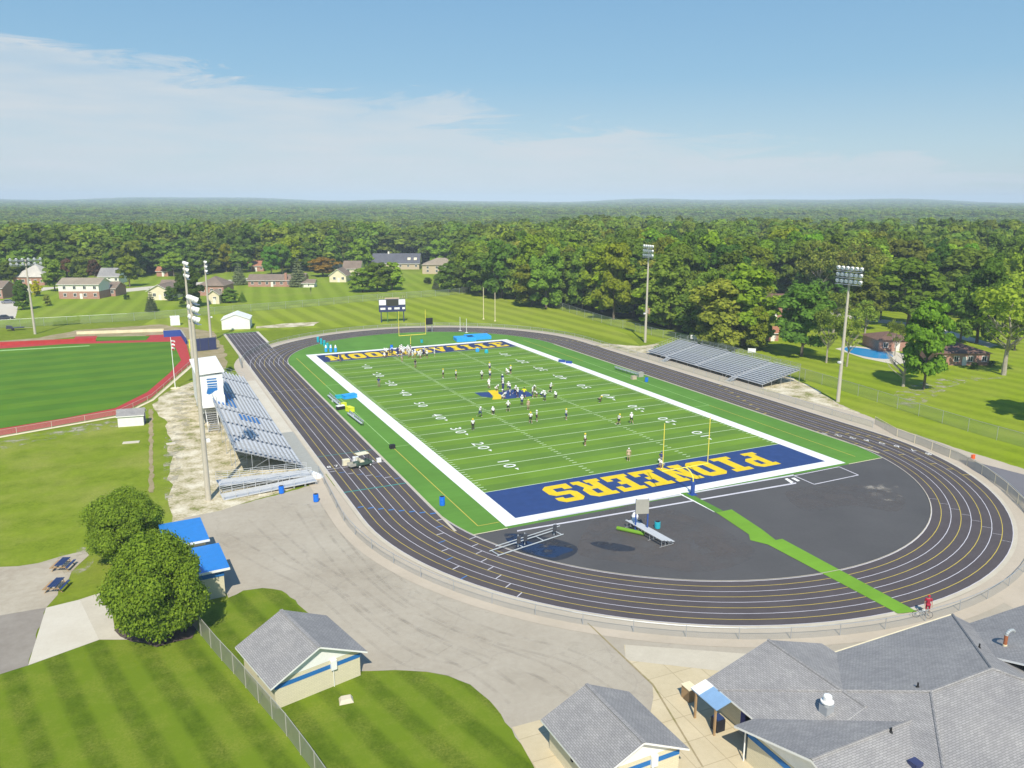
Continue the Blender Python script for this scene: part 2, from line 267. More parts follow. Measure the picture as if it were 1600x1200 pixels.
# ------------------------------------------------------------------ mesh builder
class MB:
    def __init__(s): s.v = []; s.f = []; s.mi = []; s.uv = []; s.ms = []
    def _m(s, m):
        if m not in s.ms: s.ms.append(m)
        return s.ms.index(m)
    def face(s, pts, m, uv=None):
        i = len(s.v); s.v += [tuple(p) for p in pts]; s.f.append(tuple(range(i, i+len(pts)))); s.mi.append(s._m(m))
        if uv is None:
            P = [Vector(p) for p in pts]; n = (P[1]-P[0]).cross(P[-1]-P[0])
            if n.length < 1e-9: n = Vector((0, 0, 1))
            n.normalize(); u = Vector((0, 0, 1)).cross(n)
            if u.length < 1e-3: u = Vector((1, 0, 0))
            u.normalize(); vv = n.cross(u); uv = [(p.dot(u), p.dot(vv)) for p in P]
        s.uv += uv
    def hexa(s, P, m):
        for q in ((3, 2, 1, 0), (4, 5, 6, 7), (0, 1, 5, 4), (1, 2, 6, 5), (2, 3, 7, 6), (3, 0, 4, 7)): s.face([P[k] for k in q], m)
    def box(s, x0, x1, y0, y1, z0, z1, m):
        s.hexa([(x0, y0, z0), (x1, y0, z0), (x1, y1, z0), (x0, y1, z0), (x0, y0, z1), (x1, y0, z1), (x1, y1, z1), (x0, y1, z1)], m)
    def tube(s, a, b, r0, r1, m, n=6):
        a = Vector(a); b = Vector(b); d = (b-a).normalized(); u = d.orthogonal().normalized(); v = d.cross(u)
        A = [a+(u*math.cos(k*2*math.pi/n)+v*math.sin(k*2*math.pi/n))*r0 for k in range(n)]; B = [b+(u*math.cos(k*2*math.pi/n)+v*math.sin(k*2*math.pi/n))*r1 for k in range(n)]
        for k in range(n): s.face([A[k], A[(k+1) % n], B[(k+1) % n], B[k]], m)
        s.face(A[::-1], m); s.face(B, m)
    def lathe(s, prof, m, n=12, c=(0, 0, 0)):
        rings = [[(c[0]+r*math.cos(k*2*math.pi/n), c[1]+r*math.sin(k*2*math.pi/n), c[2]+z) for k in range(n)] for r, z in prof]
        for A, B in zip(rings, rings[1:]):
            for k in range(n): s.face([A[k], A[(k+1) % n], B[(k+1) % n], B[k]], m)
        s.face(rings[0][::-1], m); s.face(rings[-1], m)
    def xf(s, M4):
        s.v = [tuple(M4 @ Vector(p)) for p in s.v]; return s
    def poly(s, pts, z, m, holes=()):
        loops = [[Vector((p[0], p[1], 0)) for p in L] for L in (pts, *holes)]
        flat = [p for L in loops for p in L]
        for tri in tessellate_polygon(loops):
            P = [flat[k] for k in tri]
            if (P[1]-P[0]).cross(P[2]-P[0]).z < 0: P = P[::-1]
            s.face([(p.x, p.y, z) for p in P], m)
    def mesh(s, name):
        me = bpy.data.meshes.new(name); me.from_pydata(s.v, [], s.f)
        for x in s.ms: me.materials.append(M[x] if isinstance(x, str) else x)
        me.polygons.foreach_set('material_index', s.mi)
        ul = me.uv_layers.new(name='uv'); ul.data.foreach_set('uv', [c for p in s.uv for c in p])
        me.update(); return me
    def build(s, name, parent=None, smooth=False, loc=None):
        me = s.mesh(name)
        if smooth: me.polygons.foreach_set('use_smooth', [True]*len(me.polygons))
        o = bpy.data.objects.new(name, me); col.objects.link(o)
        if parent: o.parent = parent
        if loc: o.location = loc
        return o
def tag(o, label=None, cat=None, group=None, kind=None):
    for k, v in (('label', label), ('category', cat), ('group', group), ('kind', kind)):
        if v: o[k] = v
    return o
def empty(name, loc=(0, 0, 0), rz=0, label=None, cat=None, group=None):
    o = bpy.data.objects.new(name, None); col.objects.link(o); o.location = loc; o.rotation_euler = (0, 0, rz); o.empty_display_size = .3
    return tag(o, label, cat, group)
KIDS = {}
def copy_tree(o, parent=None):
    c = o.copy(); col.objects.link(c); c.parent = parent
    if parent is not None: c.matrix_parent_inverse = o.matrix_parent_inverse.copy()
    for ch in list(o.children): copy_tree(ch, c)
    return c
def struct(name, bm): return tag(bm.build(name), kind='structure')
ROUGH = dict(pavement=.12, gravel_strip=.5, gravel_stand=.4, gravel_end=.4, lot_left=.3, lot_dark=.15, walk_right=.15, dirt_path=.15, dirt_strip_far=.5, bank_sand=.8, planting_bed=.25, driveway=.15, lane=.2)
def roughen(pts, amp, seed=1):
    r = random.Random(seed); out = []
    for i in range(len(pts)):
        a, c = Vector(pts[i]), Vector(pts[(i+1) % len(pts)]); L = (c-a).length; n = max(1, min(60, int(L/(amp*4+.3)))) if L < 150 else 1; nv = (c-a).normalized().orthogonal() if L > 1e-6 else Vector((0, 0))
        for k in range(n): out.append(tuple(a+(c-a)*(k/n)+(nv*r.uniform(-amp, amp) if k else nv*0)))
    return out
def sheet(name, pts, z, m, holes=()):
    if name in ROUGH: pts = roughen([tuple(p)[:2] for p in pts], ROUGH[name])
    b = MB(); b.poly(pts, z, m, holes); return struct(name, b)
def PX(l, h=0): return [tuple(G(x, y, h)[:2]) for x, y in l]
def smooth_poly(pts, n=4):
    P = [Vector(p) for p in pts]; out = []
    for i in range(len(P)):
        p0, p1, p2, p3 = P[i-1], P[i], P[(i+1) % len(P)], P[(i+2) % len(P)]
        for k in range(n):
            t = k/n; out.append(tuple(.5*((2*p1)+(p2-p0)*t+(2*p0-5*p1+4*p2-p3)*t*t+(-p0+3*p1-3*p2+p3)*t**3)))
    return out
# ------------------------------------------------------------------ terrain
def far_z(x, y):
    d = math.hypot(x-CX, y-CY)
    if d < 1800: return 0.0
    t = min(1, (d-1800)/6500); a = math.atan2(x, y)
    return t*t*(3-2*t)*(24+12*math.sin(a*9+1)+8*math.sin(a*23)+d*.0006*math.sin(a*41+2))
b = MB(); RR = [0, 30, 60, 100, 150, 220, 320, 500, 800, 1200, 1800, 2400, 3200, 4200, 5400, 7000, 8900]; NA = 120
ring = [[(CX+r*math.sin(k*2*math.pi/NA), CY+r*math.cos(k*2*math.pi/NA), 0) for k in range(NA)] for r in RR]
ring = [[(x, y, far_z(x, y)) for x, y, _ in rr] for rr in ring]
vi = []; b.v = [ring[0][0]]; 
for rr in ring[1:]: b.v += rr
for k in range(NA): b.f.append((0, 1+(k+1) % NA, 1+k)); b.mi.append(0)
for i in range(len(RR)-2):
    for k in range(NA):
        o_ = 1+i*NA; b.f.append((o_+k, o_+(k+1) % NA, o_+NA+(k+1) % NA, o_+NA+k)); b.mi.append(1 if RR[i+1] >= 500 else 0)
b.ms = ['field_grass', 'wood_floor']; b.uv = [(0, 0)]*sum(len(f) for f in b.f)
g_ = b.build('ground'); tag(g_, kind='structure'); g_.data.flip_normals()
Z1, Z2, Z3, Z4, Z5, Z6 = .02, .035, .05, .062, .074, .086
# lawns
sheet('near_lawn', PX([(-300, 1130), (-80, 1080), (0, 1053), (60, 1035), (150, 1000), (200, 1002), (300, 975), (330, 955), (357, 934), (380, 923), (410, 919), (440, 923), (462, 938), (478, 955), (570, 1050), (600, 1048), (650, 1049), (700, 1056), (735, 1070), (765, 1095), (800, 1140), (835, 1200), (870, 1260), (870, 1700), (-500, 1700)]), .012, 'near_lawn')
sheet('left_lawn', PX([(-420, 760), (0, 680), (185, 660), (240, 625), (262, 612), (262, 690), (268, 780), (285, 806), (262, 824), (170, 850), (150, 868), (60, 880), (0, 886), (-400, 940)]), .012, 'left_lawn')
sheet('bank_lawn', PX([(330, 520), (600, 508), (800, 508), (900, 520), (1000, 540), (960, 505), (860, 475), (780, 452), (700, 457), (560, 468), (400, 482), (250, 493), (200, 520)]), .012, 'far_lawn')
sheet('house_lawn', PX([(-250, 520), (0, 508), (200, 496), (400, 480), (560, 466), (700, 456), (760, 452), (745, 430), (560, 420), (300, 425), (0, 430), (-250, 435)]), .012, 'lot_lawn')
sheet('side_lawn', PX([(800, 455), (900, 485), (1010, 505), (1100, 530), (1190, 535), (1250, 500), (1330, 480), (1600, 490), (1900, 520), (2200, 860), (1900, 800), (1600, 733), (1500, 705), (1400, 672), (1310, 640), (1230, 590), (1000, 530), (860, 478)]), .014, 'side_lawn')
# paved areas
sheet('pavement', PX([(270, 822), (288, 806), (340, 797), (438, 772), (500, 755), (700, 800), (1000, 850), (1300, 850), (1800, 800), (2200, 1000), (2200, 2200), (900, 2200), (835, 1200), (800, 1140), (765, 1095), (735, 1070), (700, 1056), (650, 1049), (600, 1048), (560, 1049), (478, 955), (462, 938), (440, 923), (410, 919), (380, 923), (357, 934), (335, 900), (300, 850)]), Z1, 'pavement')
sheet('concrete_walk', PX([(975, 1008), (1165, 1022), (1400, 1035), (2000, 900), (2300, 1100), (2300, 2400), (1000, 2400), (835, 1200), (800, 1137), (845, 1125), (1000, 1200), (1021, 1090), (1019, 1068), (978, 1032)]), Z2, 'concrete')
sheet('ramp_strip', PX([(977, 1008), (1165, 1022), (1190, 1024), (1125, 1049), (977, 1032)]), .042, 'curb')
sheet('joint_line', PX([(917, 974), (919.5, 974), (1021.5, 1070), (1100, 1200), (1097, 1200), (1019, 1071)]), Z3, 'dirt')
sheet('walk_right', PX([(920, 538), (1000, 541), (1020, 545), (1060, 560), (1180, 590), (1232, 588), (1275, 610), (1312, 632), (1400, 669), (1500, 702), (1600, 733), (1800, 790), (1900, 900), (1600, 960), (1300, 800), (1000, 640), (880, 540)]), .03, 'apron')
sheet('gravel_stand', PX([(1185, 610), (1232, 588), (1275, 608), (1312, 634), (1345, 648), (1290, 634), (1230, 618)]), Z2+.01, 'gravel')
sheet('gravel_end', PX([(925, 541), (940, 537), (1000, 541), (1030, 537), (1012, 552), (985, 552), (965, 545)]), Z2+.01, 'gravel')
sheet('side_road', PX([(1497, 718), (1530, 724), (1600, 742), (1800, 790), (1800, 900), (1620, 800), (1560, 758), (1520, 735)]), Z3, 'road')
sheet('gravel_strip', PX([(238, 632), (262, 612), (300, 597), (345, 600), (352, 640), (420, 650), (470, 740), (490, 752), (440, 770), (345, 798), (290, 809), (268, 822), (262, 780), (268, 720), (262, 660), (246, 645)]), .026, 'gravel')
sheet('dirt_path', PX([(233, 640), (239, 640), (240, 770), (233, 770)]), Z3, 'dirt')
sheet('dirt_strip_far', PX([(-100, 541), (0, 533), (60, 528), (120, 516), (250, 507), (335, 518), (350, 545), (355, 568), (338, 590), (318, 590), (290, 530), (120, 526), (0, 541)]), .028, 'dirt')
sheet('lot_left', PX([(-300, 930), (0, 886), (60, 880), (135, 860), (139, 868), (112, 893), (90, 930), (72, 950), (0, 962), (-300, 1010)]), Z1, 'old_lot')
sheet('lot_dark', PX([(-300, 1010), (0, 962), (72, 950), (44, 1040), (0, 1054), (-300, 1120)]), .0225, 'dark_lot')
sheet('lot_apron', PX([(72, 950), (125, 937), (155, 1000), (44, 1040)]), .025, 'pale_concrete')
sheet('entry_slab', PX([(125, 937), (168, 923), (180, 985), (200, 1000), (155, 1000)]), Z2, 'curb')
sheet('bank_sand', PX([(400, 510), (440, 506), (500, 503), (490, 509), (440, 512), (400, 513)]), Z1, 'gravel')
sheet('planting_bed', PX([(178, 985), (205, 1003), (245, 1012), (300, 998), (310, 970), (240, 960)]), Z3, 'mulch')
# baseball outfield
sheet('warning_track', PX([(-300, 735), (0, 681), (185, 648), (236, 622), (272, 590), (299, 568), (292, 540), (284, 522), (228, 524), (230, 530.5), (150, 533.5), (152, 525), (118, 526), (112, 534.5), (0, 540), (-300, 555)]), Z2, 'red_track')
sheet('baseball_turf', PX([(-300, 723), (0, 670), (100, 654), (180, 638), (230, 613), (265, 583), (283, 563), (270, 534), (100, 538), (0, 545), (-300, 562)]), Z3, 'turf_baseball')
sheet('outfield_line', PX([(-300, 562), (0, 547.5), (140, 540), (140, 541), (0, 549), (-300, 564)]), Z4, 'line_green')
sheet('bullpen_turf', PX([(152, 526.5), (235, 525), (228, 532), (148, 533)]), Z4, 'turf_baseball')
sheet('outfield_curb', PX([(-300, 736.5), (0, 682), (186, 649.5), (237, 624), (300, 568.5), (304, 570), (240, 626), (187, 651.5), (0, 684.5), (-300, 740)]), Z3, 'cream_band')
# ------------------------------------------------------------------ track
TX, TR, YN, YF, LW = 1.2, 33.4, -47.4, 45.0, 1.025
def oval(r, n=40):
    p = [(TX+r*math.cos(a), YF+r*math.sin(a)) for a in [math.pi*k/n for k in range(n+1)]]
    p += [(TX+r*math.cos(a), YN+r*math.sin(a)) for a in [math.pi+math.pi*k/n for k in range(n+1)]]
    return p
def oval_band(b, r0, r1, z, m, n=60, part=None):
    A, B = oval(r0, n), oval(r1, n)
    for k in range(len(A)):
        j = (k+1) % len(A); b.face([(*A[k], z), (*B[k], z), (*B[j], z), (*A[j], z)], m)
RO = TR+8*LW
b = MB(); oval_band(b, RO, RO+.45, .045, 'curb'); oval_band(b, TR-.09, TR+.0, Z6+.05, 'curb'); b.box(TX-TR, TX-TR+.3, YN-8, YF, 0, .09, 'curb'); b.box(TX+TR-.3, TX+TR, YN-8, YF, 0, .09, 'curb'); struct('track_curb', b)
b = MB(); oval_band(b, RO+.55, RO+3.4, .038, 'apron'); struct('track_apron', b)
b = MB(); oval_band(b, TR, RO, .06, 'track'); b.box(TX-RO, TX-TR-.01, YF+2, 97.5, .0, .055, 'track'); b.box(TX-RO-.6, TX-RO, -30, 97.5, 0, .05, 'curb'); b.box(TX-TR, TX-TR+.7, 78, 97.5, 0, .05, 'pale_concrete'); b.box(TX-RO-.1, TX-TR+.3, 97.5, 98.6, 0, .06, 'turf_strip'); struct('running_track', b)
b = MB()
for k in range(9):
    r = TR+k*LW; m_ = 'lane_white' if k % 2 == 0 else 'yellow_line'; hw = .035 if k else .05
    oval_band(b, r-hw, r+hw, .066+.0004*k, m_)
    b.face([(TX-r-.03, YF, .069), (TX-r+.03, YF, .069), (TX-r+.03, 97.3, .069), (TX-r-.03, 97.3, .069)][::1], 'lane_white')
for yy in (76, 93): b.face([(TX-RO, yy, .071), (TX-TR, yy, .071), (TX-TR, yy+.12, .071), (TX-RO, yy+.12, .071)], 'lane_white')
def cross(y, m_, z=.073, w_=.1, k0=0, k1=8, side=-1):
    x0, x1 = TX+side*(TR+k0*LW), TX+side*(TR+k1*LW); x0, x1 = min(x0, x1), max(x0, x1)
    b.face([(x0, y, z), (x1, y, z), (x1, y+w_, z), (x0, y+w_, z)], m_)
for y, m_, w_ in ((-38.3, 'teal_line', .22), (-22.5, 'teal_line', .12), (-28.6, 'lane_white', .1), (21, 'lane_white', .08), (6, 'blue_line', .08)): cross(y, m_, w_=w_)
def arc_mark(ang, k, m_, w_=.12, ln=None, yc=YN, z=.074):
    r0, r1 = TR+k*LW+.05, TR+(k+1)*LW-.05; a0, a1 = ang, ang+w_/r0
    P = [(TX+r*math.cos(a), yc+r*math.sin(a), z) for r, a in ((r0, a0), (r1, a0), (r1, a1), (r0, a1))]; b.face(P, m_)
for k in range(8):
    arc_mark(-.10-.105*k*.55, k, 'yellow_line', .13); arc_mark(.1-.03*k+.02, k, 'yellow_line', .11)
    arc_mark(R_(187)+.05*k, k, ['lane_white', 'blue_line'][k % 2], .12); arc_mark(R_(198)+.045*k, k, 'lane_white', .1); arc_mark(R_(-45)-.04*k, k, 'lane_white', .05)
    cross(-33+k*.9-3, 'lane_white' if k % 2 else 'blue_line', k0=k, k1=k+.9, w_=.12); cross(-44-k*.8, 'blue_line', k0=7-k, k1=7.7-k, w_=.25)
    cross(-22-2.9*k+11, 'yellow_line', k0=7-k, k1=7.8-k, w_=.22, side=1); cross(45-1.2*k+9, 'yellow_line', k0=k, k1=k+.8, w_=.2, side=1)
def text_into(b, s, size, M4, m_):
    cu = bpy.data.curves.new('t', 'FONT'); cu.body = s; cu.size = size; cu.align_x = 'CENTER'; cu.align_y = 'CENTER'; cu.resolution_u = 3
    o = bpy.data.objects.new('t', cu); col.objects.link(o); dg = bpy.context.evaluated_depsgraph_get(); me = bpy.data.meshes.new_from_object(o.evaluated_get(dg))
    for p in me.polygons: b.face([M4 @ me.vertices[i].co for i in p.vertices], m_)
    bpy.data.objects.remove(o); bpy.data.curves.remove(cu); bpy.data.meshes.remove(me)
for k in range(8):
    text_into(b, str(k+1), 1.2, Matrix.Translation((TX-TR-(k+.5)*LW, -27.6, .075)) @ Matrix.Rotation(0, 4, 'Z'), 'white_paint')
    a = -.02-.0*k; r = TR+(k+.5)*LW; a = R_(4)-R_(3.3)*(7-k)*-.9-R_(20)
    text_into(b, str(k+1), 1.5, Matrix.Translation((TX+r*math.cos(a), YN+r*math.sin(a), .075)) @ Matrix.Rotation(a+math.pi, 4, 'Z'), 'white_paint')
struct('track_lines', b)
# D area, turf
D = [(TX+r*math.cos(a), YN+r*math.sin(a)) for r, a in [(TR, math.pi+math.pi*k/50) for k in range(51)]]
y0 = -57.2; D = [p for p in D if p[1] < y0]; xe = math.sqrt(TR**2-(YN-y0)**2)
sheet('infield_asphalt', [(TX-xe, y0)]+D+[(TX+xe, y0)], .052, 'asphalt')
T = [(TX+TR*math.cos(a), YF+TR*math.sin(a)) for a in [math.pi*k/50 for k in range(51)]]
L0 = [(TX+TR*math.cos(a), YN+TR*math.sin(a)) for a in [math.pi+k*.02 for k in range(0, 40)]]; L0 = [p for p in L0 if p[1] > y0]
R0 = [(2*TX-x, y) for x, y in L0][::-1]
sheet('infield_turf', T+L0+[(TX-xe, y0), (TX+xe, y0)]+R0, .05, 'turf_edge')
HW, HL, GL = 24.384, 54.864, 45.72
sheet('football_field', [(-HW, -HL), (HW, -HL), (HW, HL), (-HW, HL)], .058, 'turf')
b = MB()
def rect(x0, x1, y0, y1, z, m_): b.face([(x0, y0, z), (x1, y0, z), (x1, y1, z), (x0, y1, z)], m_)
for x0, x1, ya, yb in ((-HW-2.05, -HW, -HL-1.75, HL+1.75), (HW, HW+2.05, -HL-1.75, HL+1.75), (-HW, HW, -HL-1.75, -HL), (-HW, HW, HL, HL+1.75)): rect(x0, x1, ya, yb, .066, 'border_white')
rect(-HW, HW, -HL, -GL, .062, 'blue_paint'); rect(-HW, HW, GL, HL, .062, 'navy_paint')
for k in range(21):
    y = -GL+k*4.572; rect(-HW, HW, y-.07, y+.07, .066, 'yardline')
for k in range(100):
    if k % 5 == 0: continue
    y = -GL+k*.9144
    for xs in (-HW, HW-.75): rect(xs+.08, xs+.72, y-.075, y+.075, .066, 'yardline')
    for xs in (-8.13, 8.13): rect(xs-.36, xs+.36, y-.085, y+.085, .066, 'yardline')
for xs, s_ in ((-29.2, 1), (30.0, 1)):
    rect(xs-.06, xs+.06, -22.4, 22.4, .056, 'line_green'); rect(xs-.05, xs+.05, -55.1, -22.4, .056, 'yellow_line'); rect(xs-.05, xs+.05, 22.4, 53.6, .056, 'yellow_line')
rect(-29.2, -26.5, -22.46, -22.34, .057, 'line_green'); rect(26.5, 30, -22.46, -22.34, .057, 'line_green'); rect(-29.2, -26.5, 22.34, 22.46, .057, 'line_green')
rect(-29.2, -26.5, -55.15, -55.05, .057, 'yellow_line'); rect(TX-xe, -26.45, y0-.02, y0+.12, .07, 'cream_band'); rect(26.45, TX+xe, y0-.02, y0+.12, .07, 'cream_band')
# painted words
GY = dict(I=(10, [[(1, 0), (9, 0), (9, 2.6), (7, 2.6), (7, 11.4), (9, 11.4), (9, 14), (1, 14), (1, 11.4), (3, 11.4), (3, 2.6), (1, 2.6)]]),
 P=(10, [[(0, 0), (6, 0), (6, 2.5), (4.6, 2.5), (4.6, 5), (8, 5), (10, 7), (10, 12), (8, 14), (0, 14), (0, 11.5), (1.4, 11.5), (1.4, 2.5), (0, 2.5)], [(4.6, 7.5), (6.8, 7.5), (6.8, 11.5), (4.6, 11.5)]]),
 O=(10, [[(2, 0), (8, 0), (10, 2), (10, 12), (8, 14), (2, 14), (0, 12), (0, 2)], [(3.6, 3.2), (6.4, 3.2), (6.4, 10.8), (3.6, 10.8)]]),
 N=(10.6, [[(0, 0), (5, 0), (5, 2.4), (4, 2.4), (4, 7.5), (7.2, 0), (9.6, 0), (9.6, 11.6), (10.6, 11.6), (10.6, 14), (5.8, 14), (5.8, 11.6), (6.8, 11.6), (6.8, 6.5), (3.6, 14), (0, 14), (0, 11.6), (1.2, 11.6), (1.2, 2.4), (0, 2.4)]]),
 E=(9.6, [[(0, 0), (9.6, 0), (9.6, 4.6), (7.2, 4.6), (7.2, 2.6), (4.6, 2.6), (4.6, 5.8), (6.6, 5.8), (6.6, 8.2), (4.6, 8.2), (4.6, 11.4), (7.2, 11.4), (7.2, 9.4), (9.6, 9.4), (9.6, 14), (0, 14), (0, 11.6), (1.4, 11.6), (1.4, 2.4), (0, 2.4)]]),
 R=(10.4, [[(0, 0), (5.4, 0), (5.4, 2.4), (4.5, 2.4), (4.5, 5.4), (5.4, 5.4), (7, 0), (10.4, 0), (10.4, 2.4), (9.4, 2.4), (8.3, 5.8), (10, 7.4), (10, 12), (8, 14), (0, 14), (0, 11.6), (1.3, 11.6), (1.3, 2.4), (0, 2.4)], [(4.5, 7.8), (6.8, 7.8), (6.8, 11.5), (4.5, 11.5)]]),
 S=(10, [[(0, 0), (8, 0), (10, 2), (10, 6.6), (8.4, 8.4), (3.4, 8.4), (3.4, 11.2), (6.9, 11.2), (6.9, 9.8), (9.8, 9.8), (9.8, 12), (8, 14), (2, 14), (.2, 12), (.2, 7.4), (1.8, 5.6), (6.6, 5.6), (6.6, 2.8), (3.1, 2.8), (3.1, 4.4), (0, 4.4)]]),
 M=(13, [[(0, 0), (4.6, 0), (4.6, 2.4), (3.8, 2.4), (3.8, 8), (5.8, 1.5), (7.2, 1.5), (9.2, 8), (9.2, 2.4), (8.4, 2.4), (8.4, 0), (13, 0), (13, 2.4), (12, 2.4), (12, 11.6), (13, 11.6), (13, 14), (9, 14), (6.5, 6.5), (4, 14), (0, 14), (0, 11.6), (1, 11.6), (1, 2.4), (0, 2.4)]]),
 V=(11, [[(4.2, 0), (6.8, 0), (10, 11.6), (11, 11.6), (11, 14), (6.4, 14), (6.4, 11.6), (7.2, 11.6), (5.5, 5), (3.8, 11.6), (4.6, 11.6), (4.6, 14), (0, 14), (0, 11.6), (1, 11.6)]]),
 L=(9.4, [[(0, 0), (9.4, 0), (9.4, 5.4), (7, 5.4), (7, 2.6), (4.8, 2.6), (4.8, 11.6), (6.4, 11.6), (6.4, 14), (0, 14), (0, 11.6), (1.5, 11.6), (1.5, 2.4), (0, 2.4)]]))
def word(s, x0, x1, yb, hgt, z, flip, m_):
    gap = 1.5; tot = sum(GY[c][0] for c in s)+gap*(len(s)-1); k = (x1-x0)/tot; u = 0
    for c in s:
        wd, loops = GY[c]; LL = []
        for L in loops:
            LL.append([((x0+(u+x)*k, yb+y/14*hgt) if not flip else (x1-(u+x)*k, yb-y/14*hgt)) for x, y in L])
        b.poly(LL[0], z, m_, LL[1:]); u += wd+gap
word('PIONEERS', -17.3, 17.9, -47.15, 5.9, .068, True, 'gold_paint')
word('MOORESVILLE', -22.6, 23.0, 47.2, 6.2, .068, False, 'gold_paint')
for yl, s_ in ((-36.576, '1'), (-27.432, '2'), (-18.288, '3'), (-9.144, '4'), (0, '5'), (9.144, '4'), (18.288, '3'), (27.432, '2'), (36.576, '1')):
    for side in (-1, 1):
        xc = side*17.1; rot = Matrix.Rotation(R_(-90) if side < 0 else R_(90), 4, 'Z')
        for ch, dy in ((s_, 1.05), ('0', -1.05)):
            text_into(b, ch, 2.5, Matrix.Translation((xc, yl+dy*(1 if side < 0 else -1), .0675)) @ rot @ Matrix.Diagonal((1.15, 1.05, 1, 1)), 'white_paint')
        if s_ != '5':
            d_ = -1 if yl < 0 else 1; yy = yl+d_*2.35; b.face([(xc-.28+side*-.5, yy, .0675), (xc+.28+side*-.5, yy, .0675), (xc+side*-.5, yy+d_*.8, .0675)][::d_ if d_ > 0 else -1], 'white_paint')
# midfield emblem: navy swoosh behind a gold rider shape
E1 = PX([(741, 614), (752, 620), (768, 622), (772, 616), (790, 624), (812, 622), (834, 619), (826, 613), (808, 609), (795, 609), (784, 613), (770, 613)])
b.poly(E1, .0685, 'blue_paint')
b.poly(PX([(762, 611), (771, 610), (778, 609), (779, 616), (784, 618), (783, 624), (769, 625), (771, 620), (767, 616)]), .0695, 'gold_paint')
# infield asphalt lines
for ya in (-56.9-0.0, ): pass
P_ = PX([(840, 812), (1240, 742), (1240, 744), (840, 814)]); b.poly(P_, .07, 'lane_white')
P_ = PX([(808, 829.5), (1244, 754.5), (1244, 756.5), (808, 831.5)]); b.poly(P_, .07, 'lane_white')
bx = PX([(1241, 744), (1311, 730), (1341, 743), (1272, 757.5)])
for i in range(4):
    p, q = Vector(bx[i]), Vector(bx[(i+1) % 4]); n_ = (q-p).normalized().orthogonal()*.09; b.poly([p-n_, q-n_, q+n_, p+n_], .071+.0004*i, 'lane_white')
b.poly(PX([(1226, 749), (1230, 748), (1240, 754), (1236, 756)]), .0725, 'white_paint'); b.poly(PX([(1236, 748), (1241, 747), (1250, 752), (1246, 753)]), .0725, 'white_paint')
b.poly(PX([(1060, 772), (1062, 771.5), (1118, 800), (1116, 801)]), .071, 'white_paint')
struct('field_markings', b)
b = MB(); b.poly(PX([(1063, 771), (1074, 770), (1130, 799), (1119, 802)]), .072, 'turf_edge'); b.poly(PX([(1119, 802), (1143, 797), (1190, 828), (1212, 845), (1222, 843), (1433, 957), (1403, 960), (1200, 852), (1172, 845), (1170, 836)]), .09, 'turf_strip'); struct('turf_strip_walk', b)
b = MB(); b.poly(smooth_poly(PX([(788, 838), (800, 834), (830, 836), (880, 846), (903, 858), (888, 872), (850, 878), (815, 868)])), .0535, 'stain_dark2'); b.poly(smooth_poly(PX([(789, 840), (805, 835), (830, 848), (880, 855), (896, 860), (880, 866), (862, 872), (825, 864), (800, 852)])), .0545, 'stain_blue')
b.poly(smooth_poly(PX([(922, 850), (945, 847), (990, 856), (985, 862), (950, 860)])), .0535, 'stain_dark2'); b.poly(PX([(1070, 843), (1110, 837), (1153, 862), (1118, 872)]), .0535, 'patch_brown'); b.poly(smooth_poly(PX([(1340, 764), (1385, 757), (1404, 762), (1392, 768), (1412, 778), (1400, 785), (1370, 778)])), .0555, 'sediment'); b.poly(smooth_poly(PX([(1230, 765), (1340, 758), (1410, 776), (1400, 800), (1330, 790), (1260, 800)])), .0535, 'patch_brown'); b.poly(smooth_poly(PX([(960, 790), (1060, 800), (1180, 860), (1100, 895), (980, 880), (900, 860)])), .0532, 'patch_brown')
struct('asphalt_stains', b)
b = MB()
for P_, m_ in (([(440, 790), (520, 800), (700, 960), (960, 1010), (940, 1020), (690, 985), (500, 830)], 'tyre_mark'), ([(500, 880), (620, 960), (760, 1030), (900, 1075), (880, 1095), (700, 1030), (560, 960)], 'tyre_mark'), ([(360, 830), (520, 860), (700, 920), (690, 940), (500, 890), (350, 850)], 'tyre_mark')): b.poly(smooth_poly(PX(P_)), .0245, m_)
b.poly(smooth_poly(PX([(90, 868), (140, 855), (145, 880), (110, 905)])), .0245, 'worn'); b.poly(smooth_poly(PX([(0, 690), (90, 672), (185, 655), (180, 668), (60, 690), (0, 702)])), .0235, 'worn'); b.poly(smooth_poly(PX([(268, 640), (280, 612), (310, 600), (300, 640), (290, 700), (262, 790), (256, 700)])), .0275, 'worn')
b.poly(smooth_poly(PX([(1400, 612), (1480, 590), (1570, 590), (1500, 600), (1420, 640)])), .0235, 'worn')
for k, P_ in enumerate(([(505, 775), (560, 850), (640, 930), (760, 990), (900, 1030), (1010, 1100)], [(470, 790), (520, 860), (600, 940), (720, 1000), (850, 1050), (960, 1120)], [(400, 810), (470, 870), (560, 930), (640, 990), (740, 1040), (820, 1100)], [(350, 840), (420, 880), (500, 920), (570, 980), (640, 1030), (720, 1050)])):
    ctrl = [Vector(p) for p in PX(P_)]; path = []
    for i in range(len(ctrl)-1):
        p0, p1, p2, p3 = ctrl[max(0, i-1)], ctrl[i], ctrl[i+1], ctrl[min(len(ctrl)-1, i+2)]
        for q_ in range(6): t = q_/6; path.append(.5*((2*p1)+(p2-p0)*t+(2*p0-5*p1+4*p2-p3)*t*t+(-p0+3*p1-3*p2+p3)*t**3))
    for off in (-.85, .85):
        for a_, c_ in zip(path, path[1:]):
            n_ = (c_-a_).normalized().orthogonal(); b.face([(*(a_+n_*(off-.16)), .0258+.0003*k), (*(c_+n_*(off-.16)), .0258+.0003*k), (*(c_+n_*(off+.16)), .0258+.0003*k), (*(a_+n_*(off+.16)), .0258+.0003*k)], 'tyre_line')
